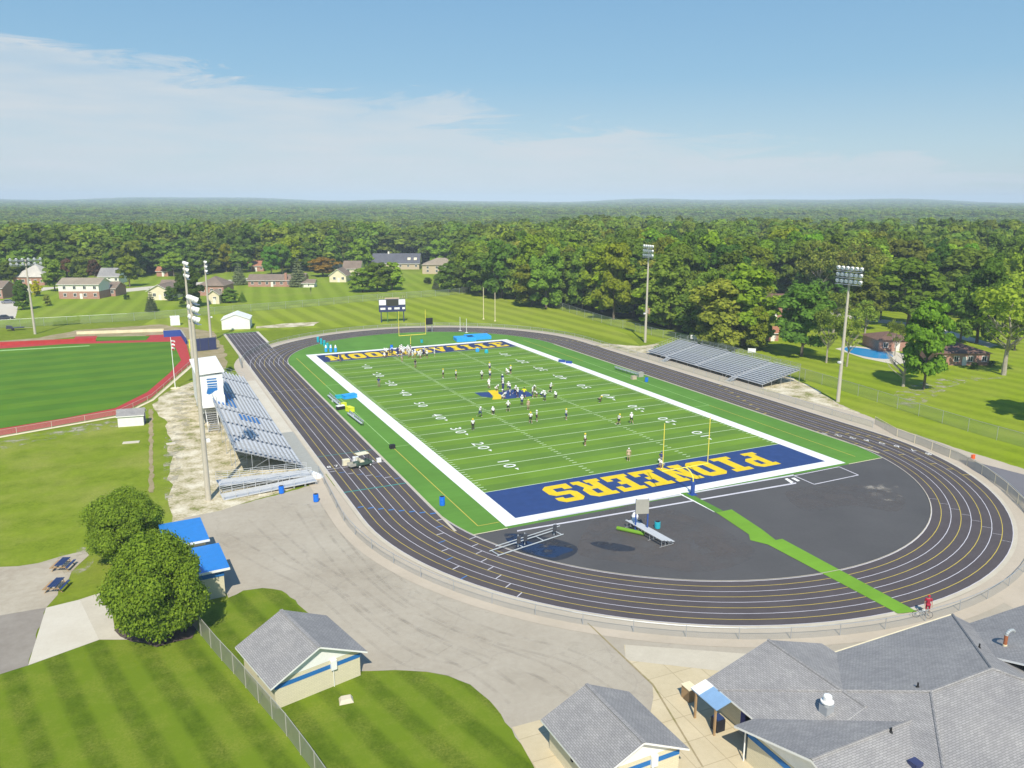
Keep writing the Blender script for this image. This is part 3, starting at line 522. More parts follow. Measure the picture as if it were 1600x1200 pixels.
for k, (xa, ya2, xb, yb2) in enumerate(((505, 765, 300, 860), (640, 880, 480, 975), (800, 950, 640, 1050))):
    a_, c_ = Vector(G(xa, ya2)[:2]), Vector(G(xb, yb2)[:2]); n_ = (c_-a_).normalized().orthogonal()*.035; b.face([(*(a_-n_), .0275), (*(c_-n_), .0275), (*(c_+n_), .0275), (*(a_+n_), .0275)], 'tyre_line')
struct('wear_marks', b)
# ------------------------------------------------------------------ fences
def fence(name, pts, h, label, cat='fence', mesh='chain_mesh', post_r=.04, step=3, maxposts=95, rail=True, post_m='galv', closed_h=None):
    root = empty(name, (pts[0][0], pts[0][1], 0), 0, label, cat); o = Vector((pts[0][0], pts[0][1], 0))
    bp, br_ = MB(), MB(); posts = []
    P = [Vector((p[0], p[1], 0))-o for p in pts]
    carry = 0
    for a, c in zip(P, P[1:]):
        L = (c-a).length
        bp.face([a+Vector((0, 0, .05)), c+Vector((0, 0, .05)), c+Vector((0, 0, h)), a+Vector((0, 0, h))], mesh)
        if rail: br_.tube(a+Vector((0, 0, h)), c+Vector((0, 0, h)), .03, .03, post_m, 5)
        d = carry
        while d < L: posts.append(a+(c-a)*(d/L)); d += step
        carry = d-L
    bp.build('mesh_panel', root)
    if rail: br_.build('top_rail', root)
    if len(posts) > maxposts: posts = posts[::math.ceil(len(posts)/maxposts)]
    me = None
    for p in posts:
        if me is None:
            q = MB(); q.tube((0, 0, 0), (0, 0, h+.04), post_r, post_r, post_m, 5); me = q.mesh('post')
        x = bpy.data.objects.new('post', me); col.objects.link(x); x.parent = root; x.location = p
    return root
rf = RO+2.9
def arc(r, a0, a1, n, yc=YN): return [(TX+r*math.cos(R_(a0+(a1-a0)*k/n)), yc+r*math.sin(R_(a0+(a1-a0)*k/n))) for k in range(n+1)]
fence('track_fence', [(-41.7, -29.6), (-41.9, -33), (-42.6, -46)]+arc(RO+2.2, 182, 352, 44), 1.1, 'low chain-link fence curving around the near bend of the running track', step=4.4)
fence('track_fence', [(TX+RO+2.0, YN+2)]+[(TX+RO+1.9, y) for y in range(-40, 41, 10)]+arc(RO+1.9, 0, 178, 40, YF)+[(TX-RO-1, 60)], 1.1, 'low chain-link fence along the far bend and bleacher-side straight of the track', step=4.2, mesh='chain_far')
fence('pale_fence', [(46.9, -44)]+PX([(1400, 682), (1440, 697), (1475, 712), (1500, 722), (1540, 745), (1570, 768), (1600, 797), (1660, 860)]), 1.3, 'pale chain-link fence beside the dark side road at the right of the track', mesh='chain_dense', post_m='cream_band', step=3.6)
fence('lawn_fence', PX([(300, 976), (340, 1025), (370, 1058), (410, 1105), (448, 1150), (485, 1200), (560, 1310)]), 1.75, 'grey slatted chain-link fence crossing the striped lawn beside the small cream building', mesh='chain_dense', step=2.4, post_m='slat_gray')
fence('boundary_fence', PX([(-200, 521), (0, 513), (200, 502), (330, 492), (400, 486), (500, 478), (560, 472), (640, 466), (700, 462), (755, 455), (785, 455), (840, 472), (900, 492), (950, 508), (1000, 520)]), 2.4, 'long grey chain-link boundary fence below the far houses', mesh='chain_far', step=6)
fence('boundary_fence', PX([(1000, 520), (1100, 543), (1180, 566), (1240, 588), (1300, 606), (1360, 625), (1450, 655), (1530, 680), (1600, 700), (1750, 750)]), 2.2, 'grey chain-link boundary fence behind the right bleachers and pool lawn', mesh='chain_far', step=5)
fence('outfield_fence', PX([(-300, 737), (0, 683), (186, 650), (238, 625), (301, 569), (294, 540), (286, 524)]), 1.1, 'low fence with pale top rail along the red baseball warning track', mesh='chain_far', step=5, post_m='pole_concrete')
# ------------------------------------------------------------------ light poles
def light_pole(px, py, h, face, nr, nl, spread, label, group=None, box=None, spk=True, rowgap=1.15):
    p = G(px, py); root = empty('floodlight_pole', p, face, label, 'floodlight', group)
    q = MB(); q.tube((0, 0, 0), (0, 0, h), .34, .17, 'pole_concrete', 12); q.build('pole', root, True)
    for r in range(nr):
        z = h-.2-r*rowgap; q = MB(); q.box(-spread/2, spread/2, -.08, .08, z-.07, z+.07, 'galv'); q.box(-spread/2, spread/2, .1, .55, z-.34, z-.30, 'galv'); arm = q.build('crossarm', root)
        for k in range(nl):
            x = -spread/2+.25+(spread-.5)*k/(nl-1); q = MB()
            q.lathe([(.05, -.42), (.22, -.36), (.33, -.08), (.36, .08), (.34, .10)], 'white_metal', 10); q.lathe([(.01, .101), (.33, .102)], 'lamp_glass', 10)
            q.xf(Matrix.Translation((x, .25, z+.22)) @ Matrix.Rotation(R_(-118), 4, 'X')); q.build('lamp', arm, True)
    if spk:
        q = MB(); q.box(-.25, .25, .3, .75, h*.30, h*.30+.35, 'white_metal'); q.box(-.06, .06, .1, .35, h*.30+.1, h*.30+.2, 'galv'); q.build('speaker', root)
    if box:
        q = MB(); q.box(-.55, .55, -.75, -.32, box, box+1.5, 'wood_tan'); q.box(-.45, .45, -.33, -.2, box+.3, box+1.1, 'galv'); q.build('transformer_box', root)
    return root
gp = 'tall floodlight poles around the football field'
light_pole(1309, 628, 24.4, R_(90), 3, 6, 5.6, 'tallest-looking floodlight pole on the right beside the pool lawn', gp)
light_pole(1008, 535, 24.8, R_(90), 3, 5, 4.2, 'floodlight pole with tan box standing past the far end of the visitor bleachers', gp, box=7.5)
light_pole(326, 782, 24.8, R_(-80), 3, 4, 3.6, 'nearest floodlight pole, in the gravel at the near end of the home bleachers', gp)
light_pole(306, 612, 24.5, R_(-84), 3, 4, 3.4, 'floodlight pole rising just behind the white press box', gp)
light_pole(330, 533, 20.5, R_(-86), 3, 3, 1.8, 'slim floodlight pole beside the track spur and far white shed', gp)
light_pole(55, 522, 20.4, R_(190), 2, 6, 7.5, 'floodlight pole beyond the baseball outfield at the far left', gp, spk=False)
# ------------------------------------------------------------------ bleachers
def bleacher(name, x_front, dirx, y0_, y1_, rows, run, z0, rise, label, blue=None, aisles=(), walk=True, seatmat='aluminium', backrail=True):
    root = empty(name, (x_front, (y0_+y1_)/2, 0), 0, label, 'bleachers'); ym = (y0_+y1_)/2
    X = lambda d: dirx*d
    for r in range(rows):
        d0 = r*run; z = z0+r*rise
        q = MB(); q.box(*sorted((X(d0), X(d0+run-.03))), y0_-ym, y1_-ym, z-.04, z, 'footboard'); q.box(*sorted((X(d0+run-.03), X(d0+run))), y0_-ym, y1_-ym, z, z+rise-.06, seatmat); q.build('footboard', root)
        q = MB(); cuts = [y0_]+[c for a in aisles for c in (a-.6, a+.6)]+[y1_]
        for i in range(0, len(cuts), 2):
            segs = [(cuts[i], cuts[i+1], seatmat)]
            if blue:
                for (ba, bb, r0, r1) in blue:
                    if r0 <= r <= r1:
                        ns = []
                        for (a_, c_, m_) in segs:
                            lo, hi = max(a_, ba), min(c_, bb)
                            if lo < hi and m_ == seatmat: ns += [x for x in ((a_, lo, m_), (lo, hi, 'blue_seat'), (hi, c_, m_)) if x[1] > x[0]]
                            else: ns.append((a_, c_, m_))
                        segs = ns
            for a_, c_, m_ in segs: q.box(*sorted((X(d0+run-.34), X(d0+run-.06))), a_-ym, c_-ym, z+.36, z+.40, m_)
        y = y0_+.4
        while y < y1_: q.box(*sorted((X(d0+run-.25), X(d0+run-.18))), y-ym-.03, y-ym+.03, z, z+.36, 'galv'); y += 1.9
        q.build('bench', root)
    q = MB(); y = y0_
    D_ = rows*run; zt = z0+rows*rise
    while y <= y1_+.01:
        q.tube((X(0), y-ym, z0-.1), (X(D_), y-ym, zt-.15), .05, .05, 'galv', 4)
        for f in (0.02, .25, .5, .75, .99): q.tube((X(D_*f), y-ym, 0), (X(D_*f), y-ym, z0+(zt-z0)*f-.12), .045, .045, 'galv', 4)
        q.tube((X(D_), y-ym, .1), (X(D_*.5), y-ym, z0+(zt-z0)*.5-.2), .03, .03, 'galv', 4)
        y += (y1_-y0_)/10
    q.build('support_frame', root)
    q = MB()
    if backrail:
        y = y0_
        for zz in (.45, .8, 1.1): q.tube((X(D_), y0_-ym, zt+zz), (X(D_), y1_-ym, zt+zz), .025, .025, 'galv', 4)
        while y <= y1_+.01: q.tube((X(D_), y-ym, zt-.1), (X(D_), y-ym, zt+1.1), .025, .025, 'galv', 4); y += (y1_-y0_)/14
    for ye in (y0_, y1_):
        for zz in (.5, 1.0):
            q.tube((X(0), ye-ym, z0+zz), (X(D_), ye-ym, zt+zz), .025, .025, 'galv', 4)
        for k in range(rows//2+1):
            f = k*2/rows; q.tube((X(D_*f), ye-ym, z0+(zt-z0)*f), (X(D_*f), ye-ym, z0+(zt-z0)*f+1.0), .025, .025, 'galv', 4)
    for a in aisles:
        for k in range(1, rows-1, 3):
            f0, f1 = k/rows, (k+1.6)/rows; za, zb = z0+(zt-z0)*f0, z0+(zt-z0)*f1
            q.tube((X(D_*f0), a-ym, za), (X(D_*f0), a-ym, za+.9), .025, .025, 'galv', 4); q.tube((X(D_*f1), a-ym, zb), (X(D_*f1), a-ym, zb+.9), .025, .025, 'galv', 4); q.tube((X(D_*f0), a-ym, za+.9), (X(D_*f1), a-ym, zb+.9), .025, .025, 'galv', 4)
    q.build('railing', root)
    return root
bleacher('home_bleachers', -43.4, -1, -27.2, 32.5, 14, .62, .9, .235, 'large aluminium home bleachers with blue seat blocks below the white press box', blue=[(-1, 10, 8, 13), (-9, -5, 4, 8)], aisles=(-20.5, -13, -4, 11, 25))
# front slab
b = MB(); b.box(-43.3, -41.2, -30.5, -8, .0, .12, 'slat_gray'); b.box(-43.3, -41.3, -8, 33, 0, .08, 'pale_concrete'); struct('bleacher_slab', b)
vb = bleacher('visitor_bleachers', 48.2, 1, -16, 23.5, 13, .76, .75, .17, 'long grey visitor bleachers in front of the woods on the far side', aisles=(-8, 5, 16))
for yy in (14.3, -8.2):
    q = MB()
    for k in range(5): q.box(-1.9+k*.36, -1.54+k*.36, yy-3.75-.8, yy-3.75+.8, .0+k*.17, .04+k*.17+.02, 'aluminium')
    for s_ in (-.8, .8): q.tube((-1.9, yy-3.75+s_, .9), (0, yy-3.75+s_, 1.7), .03, .03, 'galv', 4); q.tube((-1.9, yy-3.75+s_, 0), (-1.9, yy-3.75+s_, .9), .03, .03, 'galv', 4)
    q.build('entry_stairs', vb)
# access ramp at near end of home stand
root = empty('access_ramp', (-49, -31.5, 0), R_(4), 'two-run aluminium access ramp with railings and steps at the near end of the home bleachers', 'ramp')
for (ya, yb, z0_, z1_, nm) in ((-.2, 2.2, .55, 1.15, 'upper_deck'), (-2.7, -.3, .55, .1, 'lower_deck')):
    q = MB(); q.hexa([(-5.6, ya, z1_-.1), (6.0, ya, z0_-.1), (6.0, yb, z0_-.1), (-5.6, yb, z1_-.1), (-5.6, ya, z1_), (6.0, ya, z0_), (6.0, yb, z0_), (-5.6, yb, z1_)], 'aluminium')
    for k in range(9): x = -5.5+k*1.42; q.box(x-.05, x+.05, ya+.05, ya+.15, 0, z0_*.8, 'galv')
    q.build(nm, root)
    for ye in (ya, yb):
        q = MB()
        for zz in (.35, .6, .85, 1.1): q.tube((-5.6, ye, z1_+zz), (6.0, ye, z0_+zz), .028, .028, 'aluminium', 4)
        for k in range(9): x = -5.6+k*1.45; zz = z1_+(z0_-z1_)*k/8; q.tube((x, ye, 0), (x, ye, zz+1.1), .028, .028, 'aluminium', 4)
        q.build('railing', root)
q = MB()
for k in range(5): q.box(6.05+k*.3, 6.35+k*.3, -.6, .9, 0, .85-k*.17, 'white_metal')
q.build('steps', root)
# ------------------------------------------------------------------ buildings
def gable(b, hw, hl, he, hr, oh, rm, fm='white_metal', th=.14, axis='y', z_eps=0):
    """gable roof solid, ridge along local y, centred on origin"""
    X, Y = hw+oh, hl+oh; s = (hr-he)/hw; ze = hr-s*X
    for sx_ in (-1, 1):
        P = [(0, -Y, hr), (sx_*X, -Y, ze), (sx_*X, Y, ze), (0, Y, hr)]
        if sx_ > 0: b.face(P, rm)
        else: b.face(P[::-1], rm)
        Q = [(p[0], p[1], p[2]-th) for p in P]; b.face(Q if sx_ < 0 else Q[::-1], fm)
        b.face([P[1], Q[1], Q[2], P[2]] if sx_ < 0 else [P[2], Q[2], Q[1], P[1]], fm)
        for yy, a_, c_ in ((-Y, 0, 1), (Y, 3, 2)): b.face([P[a_], Q[a_], Q[c_], P[c_]], fm)
def walls(b, hw, hl, z1, m_, gable_m=None, hr=None):
    b.box(-hw, hw, -hl, hl, 0, z1, m_)
    if gable_m:
        for s_ in (-1, 1):
            y = s_*(hl-.01); P = [(-hw, y, z1), (hw, y, z1), (0, y, hr)]; b.face(P if s_ < 0 else P[::-1], gable_m)
def add_window(root, x, y, z, w_, h_, nx, ny, frame='white_metal'):
    """window on a wall whose outward normal is (nx,ny)"""
    tx, ty = -ny, nx; q = MB()
    def pt(u, v, d): return (x+tx*u+nx*d, y+ty*u+ny*d, z+v)
    for (u0, u1, v0, v1) in ((-w_/2-.1, w_/2+.1, h_/2, h_/2+.1), (-w_/2-.1, w_/2+.1, -h_/2-.1, -h_/2), (-w_/2-.1, -w_/2, -h_/2, h_/2), (w_/2, w_/2+.1, -h_/2, h_/2), (-.03, .03, -h_/2, h_/2)):
        q.hexa([pt(u0, v0, .0), pt(u1, v0, .0), pt(u1, v0, .07), pt(u0, v0, .07), pt(u0, v1, .0), pt(u1, v1, .0), pt(u1, v1, .07), pt(u0, v1, .07)], frame)
    wn = q.build('window', root)
    q = MB(); q.face([pt(-w_/2, -h_/2, .03), pt(w_/2, -h_/2, .03), pt(w_/2, h_/2, .03), pt(-w_/2, h_/2, .03)], 'glass_dark'); q.build('pane', wn)
    return wn
def add_door(root, x, y, w_, h_, nx, ny, m_='door_navy', z=0):
    tx, ty = -ny, nx
    def pt(u, v, d): return (x+tx*u+nx*d, y+ty*u+ny*d, z+v)
    q = MB(); q.hexa([pt(-w_/2, 0, 0), pt(w_/2, 0, 0), pt(w_/2, 0, .06), pt(-w_/2, 0, .06), pt(-w_/2, h_, 0), pt(w_/2, h_, 0), pt(w_/2, h_, .06), pt(-w_/2, h_, .06)], m_); d = q.build('door', root)
    q = MB(); q.hexa([pt(w_*.32, h_*.45, .06), pt(w_*.4, h_*.45, .06), pt(w_*.4, h_*.45, .12), pt(w_*.32, h_*.45, .12), pt(w_*.32, h_*.5, .06), pt(w_*.4, h_*.5, .06), pt(w_*.4, h_*.5, .12), pt(w_*.32, h_*.5, .12)], 'zinc'); q.build('handle', d)
# two small cream buildings
def field_house(cx, cy, ang, hw, hl, he, hr, label):
    root = empty('field_building', (cx, cy, 0), ang, label, 'small building'); oh = .45
    q = MB(); q.box(-hw, hw, -hl, hl, 0, he+.05, 'block_cream'); q.build('wall', root)
    for s_ in (-1, 1):
        q = MB(); y = s_*(hl+.012); sl_ = (hr-he)/hw; P = [(-hw, y, he+.052), (hw, y, he+.052), (0, y, hr-.08)]; q.face(P if s_ < 0 else P[::-1], 'white_wall'); q.build('gable_siding', root)
    for s_ in (-1, 1): q = MB(); q.box(-hw-.012, hw+.012, min(s_*hl, s_*(hl+.02)), max(s_*hl, s_*(hl+.02)), he-.62, he-.28, 'stripe_blue'); q.build('blue_band', root)
    q = MB(); gable(q, hw, hl, he+.1, hr+.1, oh, 'shingle_gray'); r = q.build('roof', root)
    q = MB(); q.box(-.13, .13, -hl-oh-.02, hl+oh+.02, hr+.075, hr+.115, 'shingle_gray'); q.build('ridge_cap', r)
    q = MB(); q.box(hw*.28, hw*.28+.45, -hl-.2, -hl-.02, he-.75, he+.05, 'white_metal'); q.tube((hw*.28+.2, -hl-.08, 0), (hw*.28+.2, -hl-.08, he-.7), .03, .03, 'white_metal', 6); q.build('meter_box', root)
    add_door(root, hw, 0, 1.0, 2.0, 1, 0); q = MB(); q.box(-hw-.1, -hw, -.2, 0, he*.55, he*.65, 'plastic_black'); q.build('wall_lamp', root)
    return root
field_house(-52.82, -75.75, .235, 3.42, 3.06, 2.22, 3.87, 'small cream block building with grey gable roof on the lawn left of the parking area')
field_house(-36.37, -94.58, .015, 3.10, 2.92, 2.22, 3.67, 'small cream block building with grey gable roof at the bottom centre by the concrete walk')
# concession building with blue metal roofs
root = empty('concession_stand', (-58.6, -54.6, 0), R_(4), 'cream concession building with two stepped bright blue metal roofs behind the round trees', 'building')
def shed_roof(name, x0, x1, y0_, y1_, z, dz, m_):
    q = MB(); P = [(x0, y0_, z), (x1, y0_, z), (x1, y1_, z+dz), (x0, y1_, z+dz)]; q.hexa(P+[(p[0], p[1], p[2]+.12) for p in P], m_)
    r = q.build(name, root); q = MB(); q.box(x0, x1, y0_-.06, y0_-.003, z-.05, z+.17, 'white_metal'); q.build('fascia', r)
shed_roof('roof', -2.9, 1.15, .3, 6.1, 3.3, .25, 'blue_roof'); shed_roof('roof', -2.3, 1.9, -5.9, -.1, 2.75, .2, 'blue_roof')
q = MB(); q.box(-2.6, .8, .8, 5.8, 0, 3.28, 'block_cream'); q.build('wall', root); q = MB(); q.box(-2.0, 1.35, -5.6, .79, 0, 2.72, 'block_cream'); q.build('wall', root)
q = MB(); q.box(-2.03, 1.38, -5.64, -5.61, 2.1, 2.55, 'stripe_blue'); q.build('blue_band', root)
add_door(root, 1.35, -3, 1.6, 2.1, 1, 0); add_door(root, 1.35, -1.2, 1.0, 2.1, 1, 0)
# field house complex at the right
HE = 2.5
nw = G(1107, 1065, HE); ne = G(1280, 1003, HE); e1 = G(1305, 1020, HE); e2 = G(1488, 960, HE); e3 = G(1520, 972, HE)
xw, yn1, yn2, xe2, yn3 = nw.x, (nw.y+ne.y)/2, (e1.y+e2.y)/2, e2.x, e3.y
xm = (nw.x+ne.x)/2; w1 = (ne.x-nw.x)/2; sl_ = SLR = .31
g2y_ = G(1147, 1134, HE).y
root = empty('school_building', (xw, yn2, 0), 0, 'large low cream building with grey shingled hip roofs filling the lower right corner', 'building')
def W(p): return (p[0]-xw, p[1]-yn2, p[2])
q = MB()
ys = yn2-18.5; half = (yn2-ys)/2; hr_ = HE+half*sl_; rx0, rx1 = xw+half, xe2-half; yr = (yn2+ys)/2
c4 = [(xw, ys, HE), (xe2, ys, HE), (xe2, yn2, HE), (xw, yn2, HE)]; Ra, Rb = (rx0, yr, hr_), (rx1, yr, hr_)
for F in ([c4[0], c4[1], Rb, Ra], [c4[1], c4[2], Rb], [c4[2], c4[3], Ra, Rb], [c4[3], c4[0], Ra]): q.face([W(p) for p in F], 'shingle_gray')
for i in range(4):
    p, r = c4[i], c4[(i+1) % 4]; q.face([W((p[0], p[1], HE-.16)), W((r[0], r[1], HE-.16)), W(r), W(p)], 'cream_band')
mroof = q.build('roof', root)
q = MB()
for (xa, ya2, xb, yb2) in ((xw-.12, ys, xw-.005, g2y_-13), (xe2+.005, ys, xe2+.12, yn3-17)): q.box(xa-xw, xb-xw, ya2-yn2, yb2-yn2, HE-.14, HE+.0, 'white_metal')
q.box(ne.x-xw, xe2-xw, .005, .13, HE-.14, HE, 'cream_band'); q.build('gutter', mroof)
q = MB()
for a_, c_ in ((c4[2], Rb), (c4[3], Ra), (c4[0], Ra), (c4[1], Rb), (Ra, Rb)): 
    A_, B_ = Vector(W(a_))+Vector((0, 0, .0)), Vector(W(c_)); q.tube(A_, B_, .11, .11, 'shingle_gray', 6)
q.build('ridge_cap', mroof)
def wing(cx, cy, ang, hw, hl, he, name='roof'):
    q = MB(); gable(q, hw, hl, he, he+hw*sl_, 0.001, 'shingle_gray', 'white_metal', .16); q.xf(Matrix.Translation((cx-xw, cy-yn2, 0)) @ Matrix.Rotation(ang, 4, 'Z')); r = q.build(name, root)
    q = MB(); q.tube((0, -hl, he+hw*sl_), (0, hl, he+hw*sl_), .11, .11, 'shingle_gray', 6); q.xf(Matrix.Translation((cx-xw, cy-yn2, 0)) @ Matrix.Rotation(ang, 4, 'Z')); q.build('ridge_cap', r)
    return r
wing(xm, (yn1+yn2-7.5)/2, 0, w1, (yn1-(yn2-7.5))/2, HE+.012)
g2 = G(1147, 1134, HE); hw2 = 6.4; wing((g2.x+xw+9)/2, g2.y-hw2, R_(90), hw2, (xw+9-g2.x)/2, HE+.02)
hw3 = 8.2; wing((xe2-6+xe2+22)/2, yn3-hw3, R_(90), hw3, 14, HE+.008)
q = MB(); bx_ = lambda x0, x1, y0_, y1_: q.box(x0-xw, x1-xw, y0_-yn2, y1_-yn2, 0, HE-.03, 'block_cream')
bx_(xw+1.0, xe2-.7, ys+.8, yn2-.6); q.build('wall', root)
q = MB(); bx_(xw+.9, ne.x-.6, yn2-4, yn1-.5); q.build('wall', root)
q = MB(); q.box(g2.x+.7-xw, xw+1.5-xw, g2.y-2*hw2+.6-yn2, g2.y-.6-yn2, 0, HE-.05, 'block_cream'); q.build('wall', root)
q = MB(); yc_ = g2.y-hw2-yn2; xg = g2.x+.68-xw; q.face([(xg, yc_+hw2-.6, HE-.04), (xg, yc_-hw2+.6, HE-.04), (xg, yc_, HE+hw2*sl_-.2)], 'white_wall'); q.build('gable_siding', root)
q = MB(); q.box(g2.x+.66-xw, g2.x+.7-xw, yc_-hw2+.6, yc_+hw2-.6, HE-.62, HE-.25, 'stripe_blue'); q.box(xw+.875-xw, xw+.9-xw, g2.y-yn2, yn1-4.5-yn2, HE-.55, HE-.15, 'stripe_blue'); q.build('blue_band', root)
q = MB(); q.box(xe2-.5-xw, xe2+21-xw, yn3-2*hw3+.6-yn2, yn3-.6-yn2, 0, HE-.06, 'block_cream'); q.build('wall', root)
add_door(root, xw+.9-xw, yn1-3.6-yn2, 1.6, 2.1, -1, 0); add_door(root, xw+.9-xw, g2.y+.9-yn2, 1.5, 2.1, -1, 0)
# lean-to canopy
q = MB(); x0c, x1c = -1.25, .0; ya_, yb_ = yn1-2.7-yn2, yn1+.1-yn2
P = [(x0c, ya_, HE-.45), (x1c, ya_, HE-.12), (x1c, yb_, HE-.12), (x0c, yb_, HE-.45)]; q.hexa(P+[(p[0], p[1], p[2]+.06) for p in P], 'awning'); can = q.build('canopy', root)
q = MB(); q.hexa([(x0c, yb_-.9, HE-.384), (x1c, yb_-.9, HE-.054), (x1c, yb_, HE-.054), (x0c, yb_, HE-.384), (x0c, yb_-.9, HE-.34), (x1c, yb_-.9, HE-.02), (x1c, yb_, HE-.02), (x0c, yb_, HE-.34)], 'white_metal'); q.build('canopy_panel', can)
q = MB(); q.box(x0c, x0c+.13, yb_-.6, yb_-.47, 0, HE-.46, 'wood_tan'); q.build('post', root); q = MB(); q.box(x0c, x0c+.13, ya_+.1, ya_+.23, 0, HE-.46, 'wood_tan'); q.build('post', root)
q = MB(); q.tube((g2.x+.55-xw, g2.y-.5-yn2, 0), (g2.x+.55-xw, g2.y-.5-yn2, HE-.2), .05, .05, 'white_metal', 8); q.build('downspout', root)
# roof things
def on_roof(px, py):
    for k in range(60):
        h = HE+k*.06; p = G(px, py, h)
        z = max([HE+min(yn2-p.y, p.x-xw, xe2-p.x, p.y-ys)*sl_] + ([HE+(w1-abs(p.x-xm))*sl_] if p.y > yn2-7.5 else []) + ([HE+(hw2-abs(p.y-(g2.y-hw2)))*sl_] if p.x < xw+9 else []) + ([HE+(hw3-abs(p.y-(yn3-hw3)))*sl_] if p.x > xe2-6 else []))
        if h >= z: return Vector((p.x-xw, p.y-yn2, z))
    return Vector((p.x-xw, p.y-yn2, h))
p = on_roof(1291, 1112); q = MB(); q.box(p.x-.33, p.x+.33, p.y-.33, p.y+.33, p.z-.3, p.z+.55, 'galv'); q.lathe([(.25, .55), (.3, .6), (.42, .75), (.42, .82), (.28, .84), (.28, 1.15), (.24, 1.22), (.1, 1.25)], 'white_metal', 14, (p.x, p.y, p.z)); q.build('roof_vent', root)
for (px_, py_) in ((1530, 1012), (1434, 1073), (1392, 1143)):
    p = on_roof(px_, py_); q = MB(); q.tube((p.x, p.y, p.z-.1), (p.x, p.y, p.z+.32), .06, .06, 'plastic_black', 8); q.lathe([(.14, -.02), (.08, .08)], 'plastic_black', 8, tuple(p)); q.build('vent_pipe', root)
p = on_roof(1570, 1009); q = MB(); q.tube((p.x, p.y, p.z-.2), (p.x, p.y, p.z+.15), .15, .15, 'cream_band', 10); q.tube((p.x, p.y, p.z+.15), (p.x, p.y, p.z+.85), .13, .13, 'rust', 10)
pts = [(p.x+.45-.45*math.cos(a), p.y, p.z+.85+.32*math.sin(a)) for a in [R_(x) for x in range(0, 161, 20)]]
for a_, c_ in zip(pts, pts[1:]): q.tube(a_, c_, .115, .115, 'zinc', 10)
q.build('exhaust_pipe', root, True)
p = on_roof(1430, 1196); q = MB(); q.box(p.x-.3, p.x+.3, p.y-.3, p.y+.3, p.z-.2, p.z+.3, 'score_navy'); q.build('roof_box', root)
# counter blocks below canopy
q = MB(); q.box(-.35, .35, -.45, .45, 0, 1.0, 'wood_tan'); q.box(-.4, .4, -.5, .5, 1.0, 1.06, 'cream_band'); o = q.build('counter', None); o.location = G(1076, 1092)+Vector((0, 0, Z2)); tag(o, 'tan wooden counter standing beside the post of the blue canopy', 'counter')
q = MB(); q.box(-.35, .35, -.35, .35, 0, .9, 'black_gear'); q.box(-.3, .3, -.3, .3, .9, 1.0, 'bench_blue'); o = q.build('equipment_cart'); o.location = G(1121, 1140)+Vector((0, 0, Z2)); tag(o, 'dark blue and black equipment bin in the shade by the navy doors', 'bin')
# press box
root = empty('press_box', (-52.1, 9.4, 0), 0, 'two-storey white press box on posts with blue emblem behind the home bleachers', 'press box')
q = MB(); q.box(-1.9, 1.9, -6.8, 6.8, 1.9, 8.3, 'white_wall'); q.build('wall', root)
q = MB(); P = [(-2.2, -7.1, 8.35), (2.25, -7.1, 8.62), (2.25, 7.1, 8.62), (-2.2, 7.1, 8.35)]; q.hexa(P+[(p_[0], p_[1], p_[2]+.2) for p_ in P], 'white_metal'); q.build('roof', root)
q = MB()
for (x0_, x1_, z0_, z1_) in ((-.55, .95, 7.45, 7.65), (-.55, 1.0, 7.0, 7.25), (-.5, 1.0, 6.55, 6.8), (-.5, 1.0, 6.2, 6.4)): q.box(x0_, x1_, -6.84, -6.805, z0_, z1_, 'stripe_blue')
q.face([(x, -6.83, z) for x, z in ((-.5, 6.1), (-.75, 5.2), (-.35, 5.0), (.1, 5.15), (.55, 5.5), (1.0, 5.6), (1.0, 6.1))], 'stripe_blue'); q.build('emblem', root)
for y in range(-6, 7, 2): add_window(root, 1.9, y, 6.9, 1.5, 1.0, 1, 0)
for x in (-1.7, 1.6):
    for y in (-6.5, 0, 6.5): q = MB(); q.box(x, x+.2, y-.1, y+.1, 0, 1.95, 'galv'); q.build('post', root)
q = MB()
for k in range(12): q.box(-1.2, .4, -7.2-k*.42, -6.9-k*.42, 3.0-k*.25, 3.05-k*.25, 'footboard')
for x in (-1.25, .42):
    q.tube((x, -6.9, 3.05), (x, -12, .1), .05, .05, 'galv', 4); q.tube((x, -6.9, 4.0), (x, -12, 1.0), .03, .03, 'white_metal', 4)
    for k in range(0, 12, 3): q.tube((x, -7-k*.42, 3-k*.25), (x, -7-k*.42, 4-k*.25), .03, .03, 'white_metal', 4)
q.build('stairs', root)
q = MB(); q.box(-1.9, 1.9, -9.0, -6.81, 3.3, 3.4, 'white_wall'); q.box(.6, 1.9, -8.6, -6.81, 1.8, 5.0, 'white_wall'); q.build('landing', root)
# sheds
def shed(px0, px1, py, length, he, hr, wm, rm, label, door=None, ang=0, name='shed'):
    a, c = G(px0, py[0]), G(px1, py[1]); ctr = (a+c)/2; d = (c-a); hw = d.length/2; an = math.atan2(d.y, d.x); n_ = Vector((-d.y, d.x, 0)).normalized()
    root = empty(name, ctr+n_*length/2, an, label, 'shed'); q = MB(); q.box(-hw, hw, -length/2, length/2, 0, he, wm); q.build('wall', root)
    for s_ in (-1, 1): q = MB(); y = s_*(length/2+.005); P = [(-hw, y, he), (hw, y, he), (0, y, hr-.05)]; q.face(P if s_ < 0 else P[::-1], wm); q.build('gable', root)
    q = MB(); gable(q, hw, length/2, he+.03, hr, .2, rm); q.build('roof', root)
    if door: q = MB(); q.box(-hw*.7, hw*.7, -length/2-.04, -length/2-.006, .1, he*.92, door); q.build('door', root)
    return root
shed(347, 391, (515.5, 514), 8, 2.9, 4.4, 'white_wall', 'white_metal', 'white metal shed with low gable at the end of the running track spur', 'white_metal')
